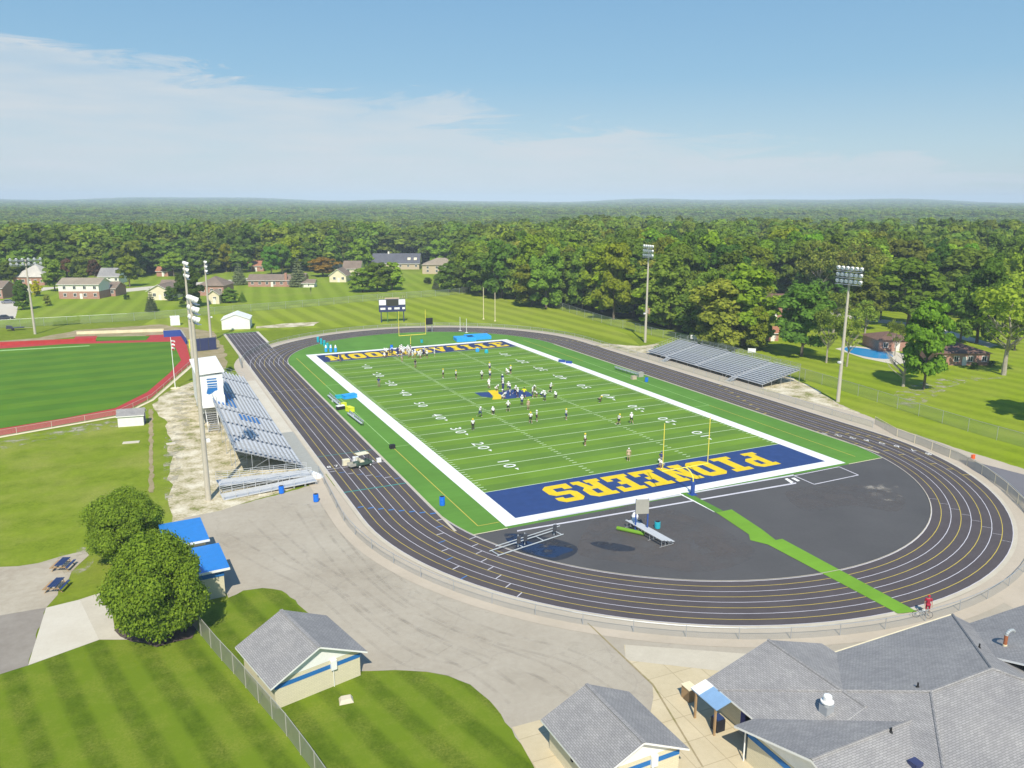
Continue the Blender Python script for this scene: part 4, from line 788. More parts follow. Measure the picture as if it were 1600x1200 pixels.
a = G(187, 668); c = G(227, 665); ctr = (a+c)/2; d = c-a; root = empty('shed', ctr+Vector((0, 1.6, 0)), math.atan2(d.y, d.x), 'small white shed with grey roof by the red baseball warning track', 'shed')
q = MB(); q.box(-d.length/2, d.length/2, -1.4, 1.4, 0, 1.9, 'white_wall'); q.build('wall', root)
q = MB(); gable(q, 1.4, d.length/2, 1.93, 2.7, .2, 'shingle_gray'); q.xf(Matrix.Rotation(R_(90), 4, 'Z')); q.build('roof', root); add_door(root, d.length/2, 0, 1.2, 1.7, 1, 0)
# ------------------------------------------------------------------ houses
HOUSES = []
def house(px0, px1, pyb, wall_h, roof_h, dep, wm, rm, label, hip=False, lower=None, chimney=None, wins=4, ridge='x', garage=None, ang=None, cat='house', extras=None, name='house', oh=.5):
    a, c = G(px0, pyb), G(px1, pyb); d = c-a; hw = d.length/2; an = math.atan2(d.y, d.x) if ang is None else ang
    n_ = Vector((-math.sin(an), math.cos(an), 0)); ctr = (a+c)/2+n_*dep/2; HOUSES.append((ctr.x, ctr.y, max(hw, dep/2)+3))
    root = empty(name, ctr, an, label, cat); hl = dep/2
    q = MB(); q.box(-hw, hw, -hl, hl, 0, wall_h, wm)
    if lower: q2 = MB(); q2.box(-hw-.02, hw+.02, -hl-.02, hl+.02, 0, wall_h*.5, lower)
    q.build('wall', root)
    if lower: q2.build('brick_base', root)
    if hip:
        q = MB(); X, Y = hw+oh, hl+oh; k = min(X, Y); rl = X-k if X > Y else 0; ry = Y-k if Y > X else 0; z0_ = wall_h; z1_ = wall_h+roof_h
        c4_ = [(-X, -Y, z0_), (X, -Y, z0_), (X, Y, z0_), (-X, Y, z0_)]
        if X >= Y: A_, B_ = (-rl, 0, z1_), (rl, 0, z1_); F = ([c4_[0], c4_[1], B_, A_], [c4_[1], c4_[2], B_], [c4_[2], c4_[3], A_, B_], [c4_[3], c4_[0], A_])
        else: A_, B_ = (0, -ry, z1_), (0, ry, z1_); F = ([c4_[0], c4_[1], A_], [c4_[1], c4_[2], B_, A_], [c4_[2], c4_[3], B_], [c4_[3], c4_[0], A_, B_])
        for f in F: q.face(f, rm)
        q.face(c4_[::-1], 'white_metal'); rf_ = q.build('roof', root)
    else:
        q = MB()
        if ridge == 'x': gable(q, hl, hw, wall_h, wall_h+roof_h, oh, rm); q.xf(Matrix.Rotation(R_(90), 4, 'Z'))
        else: gable(q, hw, hl, wall_h, wall_h+roof_h, oh, rm)
        rf_ = q.build('roof', root)
        for s_ in (-1, 1):
            q = MB()
            if ridge == 'x': x = s_*(hw-.02); P = [(x, -hl*s_, wall_h-.01), (x, hl*s_, wall_h-.01), (x, 0, wall_h+roof_h-.1)]
            else: y = s_*(hl-.02); P = [(-hw, y, wall_h-.01), (hw, y, wall_h-.01), (0, y, wall_h+roof_h-.1)]; P = P if s_ < 0 else P[::-1]
            q.face(P, wm); q.build('gable', root)
    if chimney is not None: q = MB(); q.box(chimney*hw-.5, chimney*hw+.5, -hl-.25, -hl+.6, 0, wall_h+roof_h+.9, 'brick_red') if cat == 'house' and lower is None and wm == 'brick_pink' else q.box(chimney*hw-.4, chimney*hw+.4, -.4, .4, wall_h, wall_h+roof_h+1, 'house_white'); q.build('chimney', rf_)
    rows_ = 2 if wall_h > 4 else 1
    for r in range(rows_):
        for k in range(wins): add_window(root, -hw+(k+.6)*2*hw/wins, -hl-.025, (1.5 if r == 0 else wall_h*.75) if rows_ > 1 else wall_h*.55, 1.0, 1.1, 0, -1)
    if garage: add_door(root, garage*hw, -hl, 2.6, 2.2, 0, -1, 'white_metal')
    else: add_door(root, .1*hw, -hl-.02, 1.0, 2.0, 0, -1, 'house_white')
    return root
house(93, 156, 467, 5.6, 1.9, 9, 'house_white', 'shingle_tan', 'two-storey house, white above brick, with tan roof, nearest at the left', lower='brick_pink', wins=4)
house(157, 181, 463, 3.2, 2.1, 9, 'brick_pink', 'shingle_brown', 'low brick wing with brown roof joined to the two-storey white house', wins=2)
house(22, 70, 446, 3.6, 5.0, 14, 'brick_red', 'shingle_pale', 'house with broad pale grey hip roof behind the baseball floodlight', hip=True, wins=5)
house(155, 186, 443, 3.4, 3.2, 8, 'house_white', 'shingle_gray', 'white house with grey roof showing behind the two-storey house', wins=3)
house(232, 266, 469, 3.6, 2.2, 12, 'house_cream', 'shingle_brown', 'cream house with front gable beside the small blue spruce', ridge='y', wins=2)
house(250, 285, 462, 3.2, 2.6, 8, 'brick_pink', 'shingle_brown', 'brick house part with brown roof behind the cream gabled wing', wins=2)
house(310, 350, 462, 3.8, 3.2, 12, 'brick_pink', 'shingle_brown', 'brown hip-roofed brick house right of the big dark tree', hip=True, wins=3)
house(326, 343, 475, 3.6, 1.4, 4, 'house_cream', 'shingle_tan', 'cream arched porch wing in front of the brown hip-roofed house', wins=1, ridge='y')
house(245, 263, 432, 2.8, 1.8, 6, 'brick_red', 'shingle_red', 'small reddish shed under the trees behind the round green tree', wins=1, cat='shed', name='shed')
house(388, 456, 448, 2.9, 2.1, 9, 'brick_pink', 'shingle_brown', 'long brick ranch house with chimney between two blue spruces', chimney=.75, wins=6)
house(386, 412, 424, 3.0, 2.2, 9, 'brick_red', 'shingle_red', 'house with bright red-brown roof behind the brick ranch house', wins=3)
house(455, 475, 446, 2.9, 2.1, 9, 'brick_pink', 'shingle_brown', 'short brown-roofed end wing of the ranch house behind the tall spruce', wins=1)
house(467, 491, 449, 2.0, 1.3, 5, 'house_white', 'shingle_brown', 'small white garden shed with brown roof beside the tall spruce', wins=1, cat='shed', name='shed')
house(515, 541, 441, 3.2, 2.8, 12, 'house_cream', 'shingle_brown', 'cream house with steep brown front gable left of the pine clump', ridge='y', wins=2)
house(537, 563, 434, 4.6, 3.2, 9, 'house_cream', 'shingle_brown', 'taller cream house part with brown roof peeping over the pine clump', wins=2)
house(508, 530, 418, 3.0, 2.4, 9, 'house_cream', 'shingle_tan', 'pale roofed house half hidden behind the reddish-brown tree', wins=2)
h_ = house(582, 655, 421, 3.6, 4.6, 12, 'tan_house', 'shingle_slate', 'large house with dark slate roof and two roof windows below the woods', wins=6, chimney=-.35)
for x in (6.2, 9.6):
    q = MB(); q.hexa([(x, -4.6, 4.9), (x+1.6, -4.6, 4.9), (x+1.6, -3.2, 5.95), (x, -3.2, 5.95), (x, -4.6, 5.1), (x+1.6, -4.6, 5.1), (x+1.6, -3.2, 6.15), (x, -3.2, 6.15)], 'house_cream'); q.build('roof_window', h_)
house(660, 716, 428, 4.4, 3.2, 14, 'tan_house', 'shingle_tan', 'tan house with hip roof right of the slate-roofed house', hip=True, wins=4)
house(-30, 5, 467, 4.2, 2.2, 9, 'brick_pink', 'shingle_brown', 'brick house at the left edge beside the driveway', wins=3)
house(1186, 1232, 499, 4.5, 3.0, 10, 'brick_red', 'shingle_maroon', 'red brick house half hidden in the woods behind the bleachers', wins=3)
house(1196, 1216, 533, 2.4, 1.2, 5, 'brick_red', 'shingle_red', 'small red shed at the foot of the broad dark evergreen', wins=1, cat='shed', name='shed')
house(1372, 1426, 549, 2.8, 1.5, 9, 'brick_pink', 'shingle_maroon', 'brick pool house with reddish roof beside the swimming pool', hip=True, wins=3)
house(1458, 1545, 571, 2.8, 2.0, 12, 'brick_pink', 'shingle_maroon', 'low brick house with wide brown hip roof right of the swimming pool', hip=True, wins=4)
house(1378, 1400, 462, 3.5, 2.2, 9, 'house_white', 'shingle_gray', 'white house glimpsed through the trees above the swimming pool', wins=2)
house(1560, 1610, 478, 4, 2.4, 10, 'house_white', 'shingle_brown', 'pale house hidden in trees at the right edge', wins=3)
# driveways
for P in ([(0, 470), (30, 472), (24, 497), (-10, 500), (-60, 500), (-60, 474)], [(95, 448), (110, 446), (60, 456), (0, 462), (0, 458), (50, 450)], [(186, 452), (270, 444), (350, 438), (420, 431), (420, 433), (350, 442), (270, 449), (190, 457)]): sheet('driveway', PX(P), Z2, 'pale_concrete')
sheet('lane', PX([(1295, 487), (1340, 495), (1405, 502), (1480, 516), (1560, 540), (1545, 543), (1475, 522), (1400, 507), (1335, 500), (1290, 491)]), Z2, 'pale_concrete')
sheet('pool_deck', PX([(1305, 545), (1330, 540), (1395, 548), (1440, 562), (1400, 570), (1350, 560)]), Z2, 'pale_concrete')
b = MB(); b.poly(smooth_poly(PX([(1318, 545), (1330, 542.5), (1365, 547), (1393, 554), (1390, 561), (1360, 559), (1330, 552)]), 3), Z4, 'pool_water'); tag(b.build('swimming_pool'), 'blue swimming pool with pale deck among the trees at the right', 'pool')
# ------------------------------------------------------------------ sports gear
def goalpost(x, y, s, label, pad=True):
    root = empty('goalpost', (x, y, 0), 0 if s > 0 else math.pi, label, 'goalpost', 'football goalposts')
    q = MB(); q.tube((0, -1.7, 0), (0, -1.7, 1.9), .085, .085, 'goal_yellow', 10)
    A = [(0, -1.7+1.7*(1-math.cos(a)), 1.9+1.2*math.sin(a)) for a in [R_(k*15) for k in range(7)]]
    for a_, c_ in zip(A, A[1:]): q.tube(a_, c_, .085, .085, 'goal_yellow', 10)
    q.build('gooseneck', root, True)
    q = MB(); q.tube((-3.56, 0, 3.1), (3.56, 0, 3.1), .07, .07, 'goal_yellow', 8); q.build('crossbar', root)
    for xx in (-3.52, 3.52): q = MB(); q.tube((xx, 0, 3.05), (xx, 0, 9.3), .055, .05, 'goal_yellow', 8); q.build('upright', root)
    if pad: q = MB(); q.tube((0, -1.7, .05), (0, -1.7, 1.75), .26, .26, 'pad_blue', 10); q.box(-.45, .45, -2.15, -1.25, 0, .12, 'pad_blue'); q.build('pad', root)
goalpost(-.9, -55.7, 1, 'yellow goalpost with blue pad at the near end zone')
goalpost(.2, 56.3, -1, 'yellow goalpost at the far end zone', False)
for px_, py_, ty, lb in ((755.5, 499, 449, 'left of the two tall thin pale yellow posts on the far mown bank'), (773.5, 502, 457, 'right of the two tall thin pale yellow posts on the far mown bank')):
    p = G(px_, py_); h = height_at(p, ty); q = MB(); q.tube((0, 0, 0), (0, 0, h), .11, .09, 'cream_band', 8); q.lathe([(.3, 0), (.3, .25), (.12, .3)], 'cream_band', 8); o = q.build('practice_post'); o.location = p; tag(o, lb, 'post')
# scoreboard
root = empty('scoreboard', (8.1, 99.2, 0), R_(-10), 'scoreboard with white panels and dark screen on four posts beyond the far bend', 'scoreboard')
for x in (-3.4, -1.5, 1.5, 3.4): q = MB(); q.box(x-.13, x+.13, -.13, .13, 0, 3.3, 'score_navy' if abs(x) > 2 else 'post_green'); q.build('post', root)
q = MB(); q.box(-4, 4, -.25, .25, 3.2, 7.0, 'score_navy'); q.build('panel', root)
for x0_, x1_, z0_, z1_, m_, nm in ((-3.95, -1.9, 5.3, 6.9, 'ad_white', 'sign_panel'), (1.95, 3.95, 5.3, 6.9, 'ad_white', 'sign_panel'), (-1.75, 1.8, 5.0, 6.9, 'screen_dark', 'screen'), (-3.6, -2.1, 3.9, 4.5, 'ad_white', 'digit_panel'), (-1.3, -.3, 3.9, 4.5, 'ad_white', 'digit_panel'), (.6, 2.2, 3.9, 4.5, 'ad_white', 'digit_panel'), (3.0, 3.8, 3.9, 4.5, 'ad_white', 'digit_panel')):
    q = MB(); q.box(x0_, x1_, -.29, -.26, z0_, z1_, m_); q.build(nm, root)
q = MB()
for x in (-3.7, -3.0, 3.0, 3.6): q.tube((x, 0, 7.0), (x+.3, 0, 8.0), .05, .05, 'tan_house', 4)
q.box(-2.2, 2.2, -.05, .05, 7.05, 7.5, 'tan_house'); q.build('top_trim', root)
def barrel(px_, py_, label, mat='barrel_blue', h=.95, r=.33, grp='blue barrels around the field'):
    q = MB(); q.lathe([(r*.92, 0), (r, .05), (r, h*.32), (r*1.05, h*.34), (r, h*.36), (r, h*.64), (r*1.05, h*.66), (r, h*.68), (r, h-.04), (r*.94, h)], mat, 14)
    o = q.build('barrel', None, True); o.location = G(px_, py_)+Vector((0, 0, .06)); tag(o, label, 'barrel', grp); q = MB(); q.lathe([(.01, h+.002), (r*.86, h+.004)], 'black_gear', 14); q.build('opening', o)
barrel(440, 771, 'bright blue barrel against the low access ramp'); barrel(494, 784, 'bright blue barrel on the pavement by the track fence'); barrel(691, 790, 'bright blue barrel on the green turf by the near sideline', h=1.1)
barrel(1010, 597, 'bright blue barrel at the end of the visitor team bench'); barrel(612, 545, 'bright blue barrel near the huddle beyond the far end zone'); barrel(1027, 826, 'teal barrel on the dark infield asphalt by the portable bleacher', 'teal_pad', .8)
barrel(659, 536, 'small teal barrel on the turf right of the far goalpost', 'teal_pad', .9)
def team_bench(a, c, label):
    a, c = G(*a), G(*c); d = c-a; L = d.length; root = empty('team_bench', a+Vector((0, 0, .05)), math.atan2(d.y, d.x), label, 'bench', 'team benches')
    q = MB(); q.box(0, L, -.02, .33, .43, .47, 'ice_blue'); q.build('seat', root); q = MB(); q.box(0, L, -.24, .42, 0, .03, 'ice_blue') if False else q.box(0, L, -.16, -.12, .6, .88, 'ice_blue'); q.build('backrest', root)
    n = 7
    for k in range(n): q = MB(); x = .2+(L-.4)*k/(n-1); q.box(x-.03, x+.03, -.15, -.09, 0, .85, 'steel_dark'); q.box(x-.03, x+.03, .22, .28, 0, .43, 'steel_dark'); q.box(x-.03, x+.03, -.14, .28, .39, .43, 'steel_dark'); q.build('leg', root)
team_bench((567, 666), (545, 649), 'nearer pale blue team bench on the left sideline'); team_bench((532, 637), (514, 621), 'farther pale blue team bench on the left sideline'); team_bench((961, 578), (999, 590), 'pale blue team bench on the right sideline')
def gear(name, px_, py_, sx_, sy_, sz_, mat, label, cat, rz=0, mat2=None):
    q = MB(); q.hexa([(-sx_/2, -sy_/2, 0), (sx_/2, -sy_/2, 0), (sx_/2, sy_/2, 0), (-sx_/2, sy_/2, 0), (-sx_/2*.94, -sy_/2*.94, sz_*.85), (sx_/2*.94, -sy_/2*.94, sz_*.85), (sx_/2*.94, sy_/2*.94, sz_*.85), (-sx_/2*.94, sy_/2*.94, sz_*.85)], mat)
    o = q.build(name); o.location = G(px_, py_)+Vector((0, 0, .07)); o.rotation_euler.z = rz; tag(o, label, cat)
    q = MB(); q.box(-sx_/2, sx_/2, -sy_/2, sy_/2, sz_*.85, sz_, mat2 or mat); q.build('lid', o); return o
gear('cooler', 536, 635, 1.2, .7, .6, 'yellow_gear', 'yellow-green cooler between the two left team benches', 'cooler', .3)
gear('cooler', 547, 643, .9, 1.6, .8, 'yellow_gear', 'larger yellow-green gear box beside the nearer left team bench', 'box', .3)
gear('trunk', 532, 640, 1.4, .8, .7, 'black_gear', 'black equipment trunk in front of the left team benches', 'trunk', .2, 'ad_white')
gear('canopy_bag', 546, 622, 2.6, 1.5, .7, 'mat_blue', 'bright blue tarp-covered gear pile on the left sideline', 'gear pile', .2)
gear('tub', 531, 622, 1.6, 1.2, .5, 'teal_pad', 'teal tub beside the bright blue gear pile', 'tub')
gear('bottle_carrier', 551, 650, .6, .4, .35, 'ad_white', 'white bottle carrier by the nearer left team bench', 'carrier', .3); gear('helmet_pile', 523, 628, .9, .6, .35, 'ad_white', 'low pile of white helmets by the farther left team bench', 'helmet pile', .2)
gear('ball_bag', 613, 701, .8, .7, .55, 'black_gear', 'dark bag lying on the left sideline turf near the golf cart', 'bag')
gear('gear_bag', 878, 566, 1.6, .6, .5, 'pad_blue', 'blue gear bag left of two on the right sideline', 'bag', -.9); gear('gear_bag', 889, 568, 1.4, .6, .5, 'pad_blue', 'blue gear bag right of two on the right sideline', 'bag', -.9)
gear('crate', 990, 593, 1.0, .8, .7, 'tan_house', 'tan equipment crate by the visitor bench', 'crate'); gear('crate', 1000, 589, 1.2, .9, 1.0, 'slat_gray', 'grey equipment crate touching the end of the visitor bench', 'crate')
gear('marker_board', 1520, 717.5, .6, .25, .6, 'orange_pad', 'small orange marker at the grass edge by the side road', 'marker')
for k, (x, y) in enumerate(((497, 535), (502, 538), (507, 541), (512, 545), (517, 548))):
    q = MB(); q.lathe([(.3, 0), (.32, .2), (.32, 1.3), (.25, 1.45)], 'teal_pad', 10); o = q.build('tackling_dummy', None, True); o.location = G(x, y)+Vector((0, 0, .05)); tag(o, 'teal stand-up tackling dummy in the slanting row by the far left bend', 'dummy', 'teal tackling dummies')
for k, x in enumerate((509.5, 517, 524.5)):
    q = MB(); q.lathe([(.34, 0), (.36, .2), (.30, .5), (.36, .55), (.3, 1.0)], 'mat_blue', 10); q.lathe([(.24, 1.0), (.2, 1.4), (.08, 1.7)], 'ad_white', 10); o = q.build('tackling_dummy', None, True); o.location = G(x, 550)+Vector((0, 0, .05)); tag(o, 'blue and white cone-topped dummy in the row of three beyond the far end zone', 'dummy', 'cone-topped dummies')
# landing mats
for (x, y, sx_, sy_, m_, lb) in ((726, 532, 5.2, 4.2, 'mat_blue', 'left part of the bright blue landing mats beyond the far end zone'), (746, 529, 6.5, 4.4, 'mat_blue', 'right part of the bright blue landing mats beyond the far end zone')):
    q = MB(); q.box(-sx_/2, sx_/2, -sy_/2, sy_/2, 0, .8, m_); o = q.build('landing_mat'); o.location = G(x, y)+Vector((0, 0, .05)); o.rotation_euler.z = R_(-8); tag(o, lb, 'mat'); q = MB(); q.box(-sx_/2+.05, sx_/2-.05, -sy_/2+.05, sy_/2-.05, .8, .92, 'mat_blue'); q.build('top_pad', o)
for x, y, lb in ((719, 517, 'left thin white vaulting upright by the blue mats'), (729, 520, 'right thin white vaulting upright by the blue mats')):
    q = MB(); q.tube((0, 0, 0), (0, 0, 4.0), .07, .06, 'white_metal', 6); q.box(-.4, .4, -.3, .3, 0, .1, 'white_metal'); o = q.build('vault_upright'); o.location = G(x, y); tag(o, lb, 'upright')
q = MB(); q.box(-.9, .9, -.4, .4, 2.2, 4.0, 'black_gear'); 
for x in (-.8, .8): q.tube((x, -.3, 0), (x, -.3, 2.3), .05, .05, 'galv', 6); q.tube((x, .3, 0), (x, .3, 2.3), .05, .05, 'galv', 6)
o = q.build('play_clock'); o.location = G(671, 519); tag(o, 'dark timing box on a metal stand right of the far goalpost', 'clock')
# portable bleacher
root = empty('portable_bleacher', (-13.2, -65.6, .055), R_(4), 'small four-row aluminium portable bleacher on the dark infield asphalt', 'bleachers')
for r in range(4):
    q = MB(); x = .75-r*.5; q.box(x-.13, x+.13, -3.2, 3.2, .38+.15*r, .42+.15*r, 'aluminium'); q.build('bench', root)
q = MB()
for y in (-3, -1, 1, 3):
    q.tube((.9, y, .05), (-1.0, y, .05), .03, .03, 'galv', 5)
    for r in range(4): x = .75-r*.5; q.tube((x, y, .05), (x, y, .38+.15*r), .03, .03, 'galv', 5)
    q.tube((.9, y, .1), (-.8, y, .8), .03, .03, 'galv', 5)
q.build('frame', root)
root = empty('kicking_target', G(1000, 832)+Vector((0, 0, .055)), R_(-20), 'grey target board on two tall blue posts beside the portable bleacher', 'target board')
for x in (-.55, .8): q = MB(); q.box(x-.07, x+.07, -.07, .07, 0, 3.9, 'pad_blue'); q.build('post', root)
q = MB(); q.box(-.62, .87, -.12, -.08, 2.2, 3.9, 'slat_gray'); q.build('board', root)
for (x, y, lb) in ((992, 812, 'white ball-shaped pad at the far end of the portable bleacher'), (991, 820, 'white low pad leaning by the portable bleacher')):
    q = MB(); q.lathe([(.1, 0), (.35, .1), (.4, .4), (.25, .75), (.05, .85)], 'ad_white', 12); o = q.build('pad', None, True); o.location = G(x, y)+Vector((0, 0, .06)); tag(o, lb, 'pad')
q = MB(); q.tube((-1.6, 0, .22), (1.6, 0, .22), .22, .22, 'turf_strip', 12); o = q.build('turf_roll', None, True); o.location = G(985, 833)+Vector((0, 0, .055)); o.rotation_euler.z = R_(-55); tag(o, 'rolled-up bright green turf lying beside the portable bleacher', 'turf roll')
# blocking sled
root = empty('blocking_sled', G(826, 850)+Vector((0, 0, .06)), R_(12), 'pale steel blocking sled standing over the blue stain on the infield asphalt', 'sled')
q = MB()
for y in (-.6, .8): q.tube((-4.6, y, .12), (4.4, y, .12), .06, .06, 'ice_blue', 6)
for x in (-4.4, -1.2, 1.6, 4.2): q.tube((x, -.6, .12), (x, .8, .12), .05, .05, 'ice_blue', 6)
q.tube((-4.4, 0, .9), (4.4, 0, .9), .05, .05, 'ice_blue', 6); q.build('frame', root)
for x in (-1.6, -.7, 3.4): q = MB(); q.tube((x, -.2, .12), (x, -.2, 1.5), .05, .05, 'ice_blue', 6); q.box(x-.2, x+.2, -.42, -.26, .6, 1.4, 'steel_dark'); q.build('pad_arm', root)
# golf cart
root = empty('golf_cart', G(567, 729)+Vector((0, 0, .075)), R_(12), 'golf cart with cream roof parked across the home straight of the track', 'golf cart')
q = MB(); q.hexa([(-1.2, -.6, .35), (1.2, -.6, .35), (1.2, .6, .35), (-1.2, .6, .35), (-1.15, -.58, .75), (.6, -.58, .75), (.6, .58, .75), (-1.15, .58, .75)], 'cart_green'); q.hexa([(.6, -.58, .36), (1.3, -.5, .36), (1.3, .5, .36), (.6, .58, .36), (.62, -.55, .98), (1.2, -.45, .72), (1.2, .45, .72), (.62, .55, .98)], 'cart_green'); q.build('body', root)
q = MB(); q.box(-.9, .75, -.6, .6, 1.82, 1.9, 'cart_cream'); q.build('roof', root); q = MB(); q.box(-.6, 0, -.5, .5, .75, .95, 'cart_cream'); q.box(-.7, -.55, -.5, .5, .95, 1.35, 'cart_cream'); q.build('seat', root)
q = MB()
for x, y in ((-.85, -.55), (-.85, .55), (.65, -.55), (.65, .55)): q.tube((x, y, .7), (x*.97, y, 1.83), .025, .025, 'black_gear', 6)
q.build('roof_struts', root)
for x in (-.8, .85):
    for y in (-.58, .58): q = MB(); q.tube((x, y-.1, .24), (x, y+.1, .24), .24, .24, 'tyre', 14); q.tube((x, y-.11, .24), (x, y+.11, .24), .12, .12, 'white_metal', 10); q.build('wheel', root)
q = MB(); q.box(-2.1, -1.25, -.55, .55, .4, .48, 'slat_gray'); q.box(-2.1, -1.25, -.55, -.5, .48, .8, 'slat_gray'); q.box(-2.1, -1.25, .5, .55, .48, .8, 'slat_gray'); q.build('cargo_bed', root)
gear('equipment_crate', 541, 727, 1.0, .7, .8, 'cart_cream', 'cream crate on the track just left of the golf cart', 'crate'); gear('equipment_crate', 556, 722, .8, .6, .7, 'ad_white', 'white crate beside the golf cart', 'crate'); gear('equipment_crate', 592, 722, .6, .5, .5, 'ad_white', 'small white crate right of the golf cart', 'crate')
# flagpole
p = G(274, 607); root = empty('flagpole', p, 0, 'white flagpole with drooping flag by the baseball outfield corner', 'flagpole'); q = MB(); q.tube((0, 0, 0), (0, 0, 10.2), .09, .05, 'white_metal', 8); q.lathe([(.9, 0), (.9, .12), (.2, .15)], 'cream_band', 12); q.build('pole', root)
q = MB()
for k in range(6):
    z = 9.6-k*.33; w0 = .75-.05*k; P = [(0.05, 0, z), (w0*.5, .16*math.sin(k), z), (w0, .08, z-.2), (w0, .08, z-.53), (w0*.5, .16*math.sin(k+1), z-.33), (.05, 0, z-.33)]; q.face(P, 'flag_red' if k % 2 else 'flag_white')
q.build('flag', root)
# picnic tables
def picnic(px_, py_, rz, label):
    root = empty('picnic_table', G(px_, py_)+Vector((0, 0, .02)), rz, label, 'picnic table', 'picnic tables on the left lot')
    q = MB()
    for k in range(4): q.box(-.95, .95, -.38+k*.2, -.22+k*.2, .72, .76, 'bench_blue')
    q.build('tabletop', root)
    for s_ in (-1, 1): q = MB(); q.box(-.95, .95, s_*.75-.13, s_*.75+.13, .43, .47, 'bench_blue' if s_ < 0 else 'wood_tan'); q.build('seat', root)
    for x in (-.7, .7): q = MB(); q.tube((x, -.8, 0), (x, -.25, .72), .04, .04, 'wood_tan', 5); q.tube((x, .8, 0), (x, .25, .72), .04, .04, 'wood_tan', 5); q.box(x-.04, x+.04, -.8, .8, .38, .43, 'wood_tan'); q.build('leg', root)
picnic(99, 888, R_(70), 'farther blue picnic table on the left lot edge'); picnic(89, 921, R_(70), 'nearer blue picnic table on the left lot edge')
q = MB(); q.hexa([(-.55, -.4, 0), (.5, -.5, 0), (.6, .3, 0), (-.4, .5, 0), (-.4, -.25, .28), (.35, -.35, .33), (.42, .2, .3), (-.25, .35, .25)], 'rock'); o = q.build('boulder'); o.location = G(540, 1095); tag(o, 'pale boulder on the lawn in front of the small cream building', 'boulder')
for (x0_, x1_, y, lb) in ((192, 218, 693, 'long plank lying on the left lawn below the small white shed'), (260, 274, 695, 'short plank lying at the edge of the gravel strip')):
    a, c = G(x0_, y), G(x1_, y-2); q = MB(); L = (c-a).length; q.box(0, L, -.45, .45, 0, .12, 'pale_concrete'); o = q.build('plank'); o.location = a+Vector((0, 0, .03)); o.rotation_euler.z = math.atan2((c-a).y, (c-a).x); tag(o, lb, 'plank')
# bullpen walls and batting cage
a, c = G(262, 522), G(284, 522)
def wallseg(name, p0, p1, h, m_, label, cat='wall', top=None):
    d = p1-p0; q = MB(); q.box(0, d.length, -.1, .1, 0, h, m_); o = q.build(name); o.location = p0; o.rotation_euler.z = math.atan2(d.y, d.x); tag(o, label, cat)
    if top: q = MB(); q.box(-.02, d.length+.02, -.14, .14, h, h+.12, top); q.build('cap', o)
    return o
wallseg('padded_wall', G(256, 527), G(283, 525.5), 1.8, 'pad_blue', 'navy padded outfield wall at the far corner of the baseball field', top='slat_gray'); wallseg('padded_wall', G(283, 525.5), G(291, 538), 1.8, 'pad_blue', 'short navy padded wall turning the far corner of the baseball field', top='slat_gray')
wallseg('bullpen_wall', G(120, 522.5), G(256, 518), .8, 'cream_band', 'long cream bullpen wall behind the baseball outfield')
wallseg('red_wall', G(0, 540), G(150, 533), .9, 'red_track', 'low red wall along the far edge of the baseball outfield')
root = empty('batting_cage', G(320, 548), R_(10), 'navy screened batting cage behind the press box', 'batting cage')
q = MB(); q.box(-2.8, 2.8, -.05, .05, 0, 3.2, 'chain_dense'); q.box(-2.8, 2.8, -.12, -.07, .1, 3.1, 'score_navy'); q.build('screen', root)
for x in (-2.8, -1, 1, 2.8): q = MB(); q.tube((x, -.15, 0), (x, -.15, 3.4), .06, .06, 'steel_dark', 6); q.build('post', root)
gear('pitching_screen', 299, 550, .8, .4, 3.0, 'yellow_gear', 'tall yellow pitching screen left of the batting cage', 'screen'); gear('small_sign_box', 274, 508, 2.6, 2.2, 2.6, 'ad_white', 'small white equipment box beyond the baseball corner', 'box')
for x, y, lb in ((1084, 533, 'first small white sign in the grass behind the visitor bleachers'), (1127, 543, 'middle small white sign in the grass behind the visitor bleachers'), (1174, 555, 'third small white sign in the grass near the red shed')):
    q = MB(); q.box(-.9, .9, -.05, .05, 1.1, 2.1, 'ad_white'); q.tube((-.7, 0, 0), (-.7, 0, 1.1), .05, .05, 'galv', 5); q.tube((.7, 0, 0), (.7, 0, 1.1), .05, .05, 'galv', 5); o = q.build('sign'); o.location = G(x, y+3); o.rotation_euler.z = R_(-40); tag(o, lb, 'sign')
# vehicles
def car(px_, py_, rz, m_, label, L=4.6):
    root = empty('parked_car', G(px_, py_), rz, label, 'car', 'cars on the left driveway'); h = L/2
    q = MB(); q.hexa([(-h, -.88, .3), (h, -.88, .3), (h, .88, .3), (-h, .88, .3), (-h*.98, -.85, .85), (h*.97, -.85, .78), (h*.97, .85, .78), (-h*.98, .85, .85)], m_); q.hexa([(-h*.7, -.8, .85), (h*.45, -.8, .83), (h*.45, .8, .83), (-h*.7, .8, .85), (-h*.45, -.65, 1.42), (h*.12, -.65, 1.42), (h*.12, .65, 1.42), (-h*.45, .65, 1.42)], m_); q.build('body', root)
    q = MB(); q.face([(-h*.62, -.79, .95), (h*.36, -.79, .95), (h*.1, -.67, 1.36), (-h*.43, -.67, 1.36)], 'glass_dark'); q.v = [(x, y-.03, z) for x, y, z in q.v]; q.build('side_window', root)
    q = MB(); q.face([(h*.44, -.7, .9), (h*.44, .7, .9), (h*.14, .6, 1.39), (h*.14, -.6, 1.39)], 'glass_dark'); q.v = [(x+.04, y, z+.02) for x, y, z in q.v]; q.build('windscreen', root)
    for x in (-h*.62, h*.62):
        for y in (-.82, .82): q = MB(); q.tube((x, y-.1, .32), (x, y+.1, .32), .32, .32, 'tyre', 12); q.tube((x, y-.11, .32), (x, y+.11, .32), .18, .18, 'zinc', 10); q.build('wheel', root)
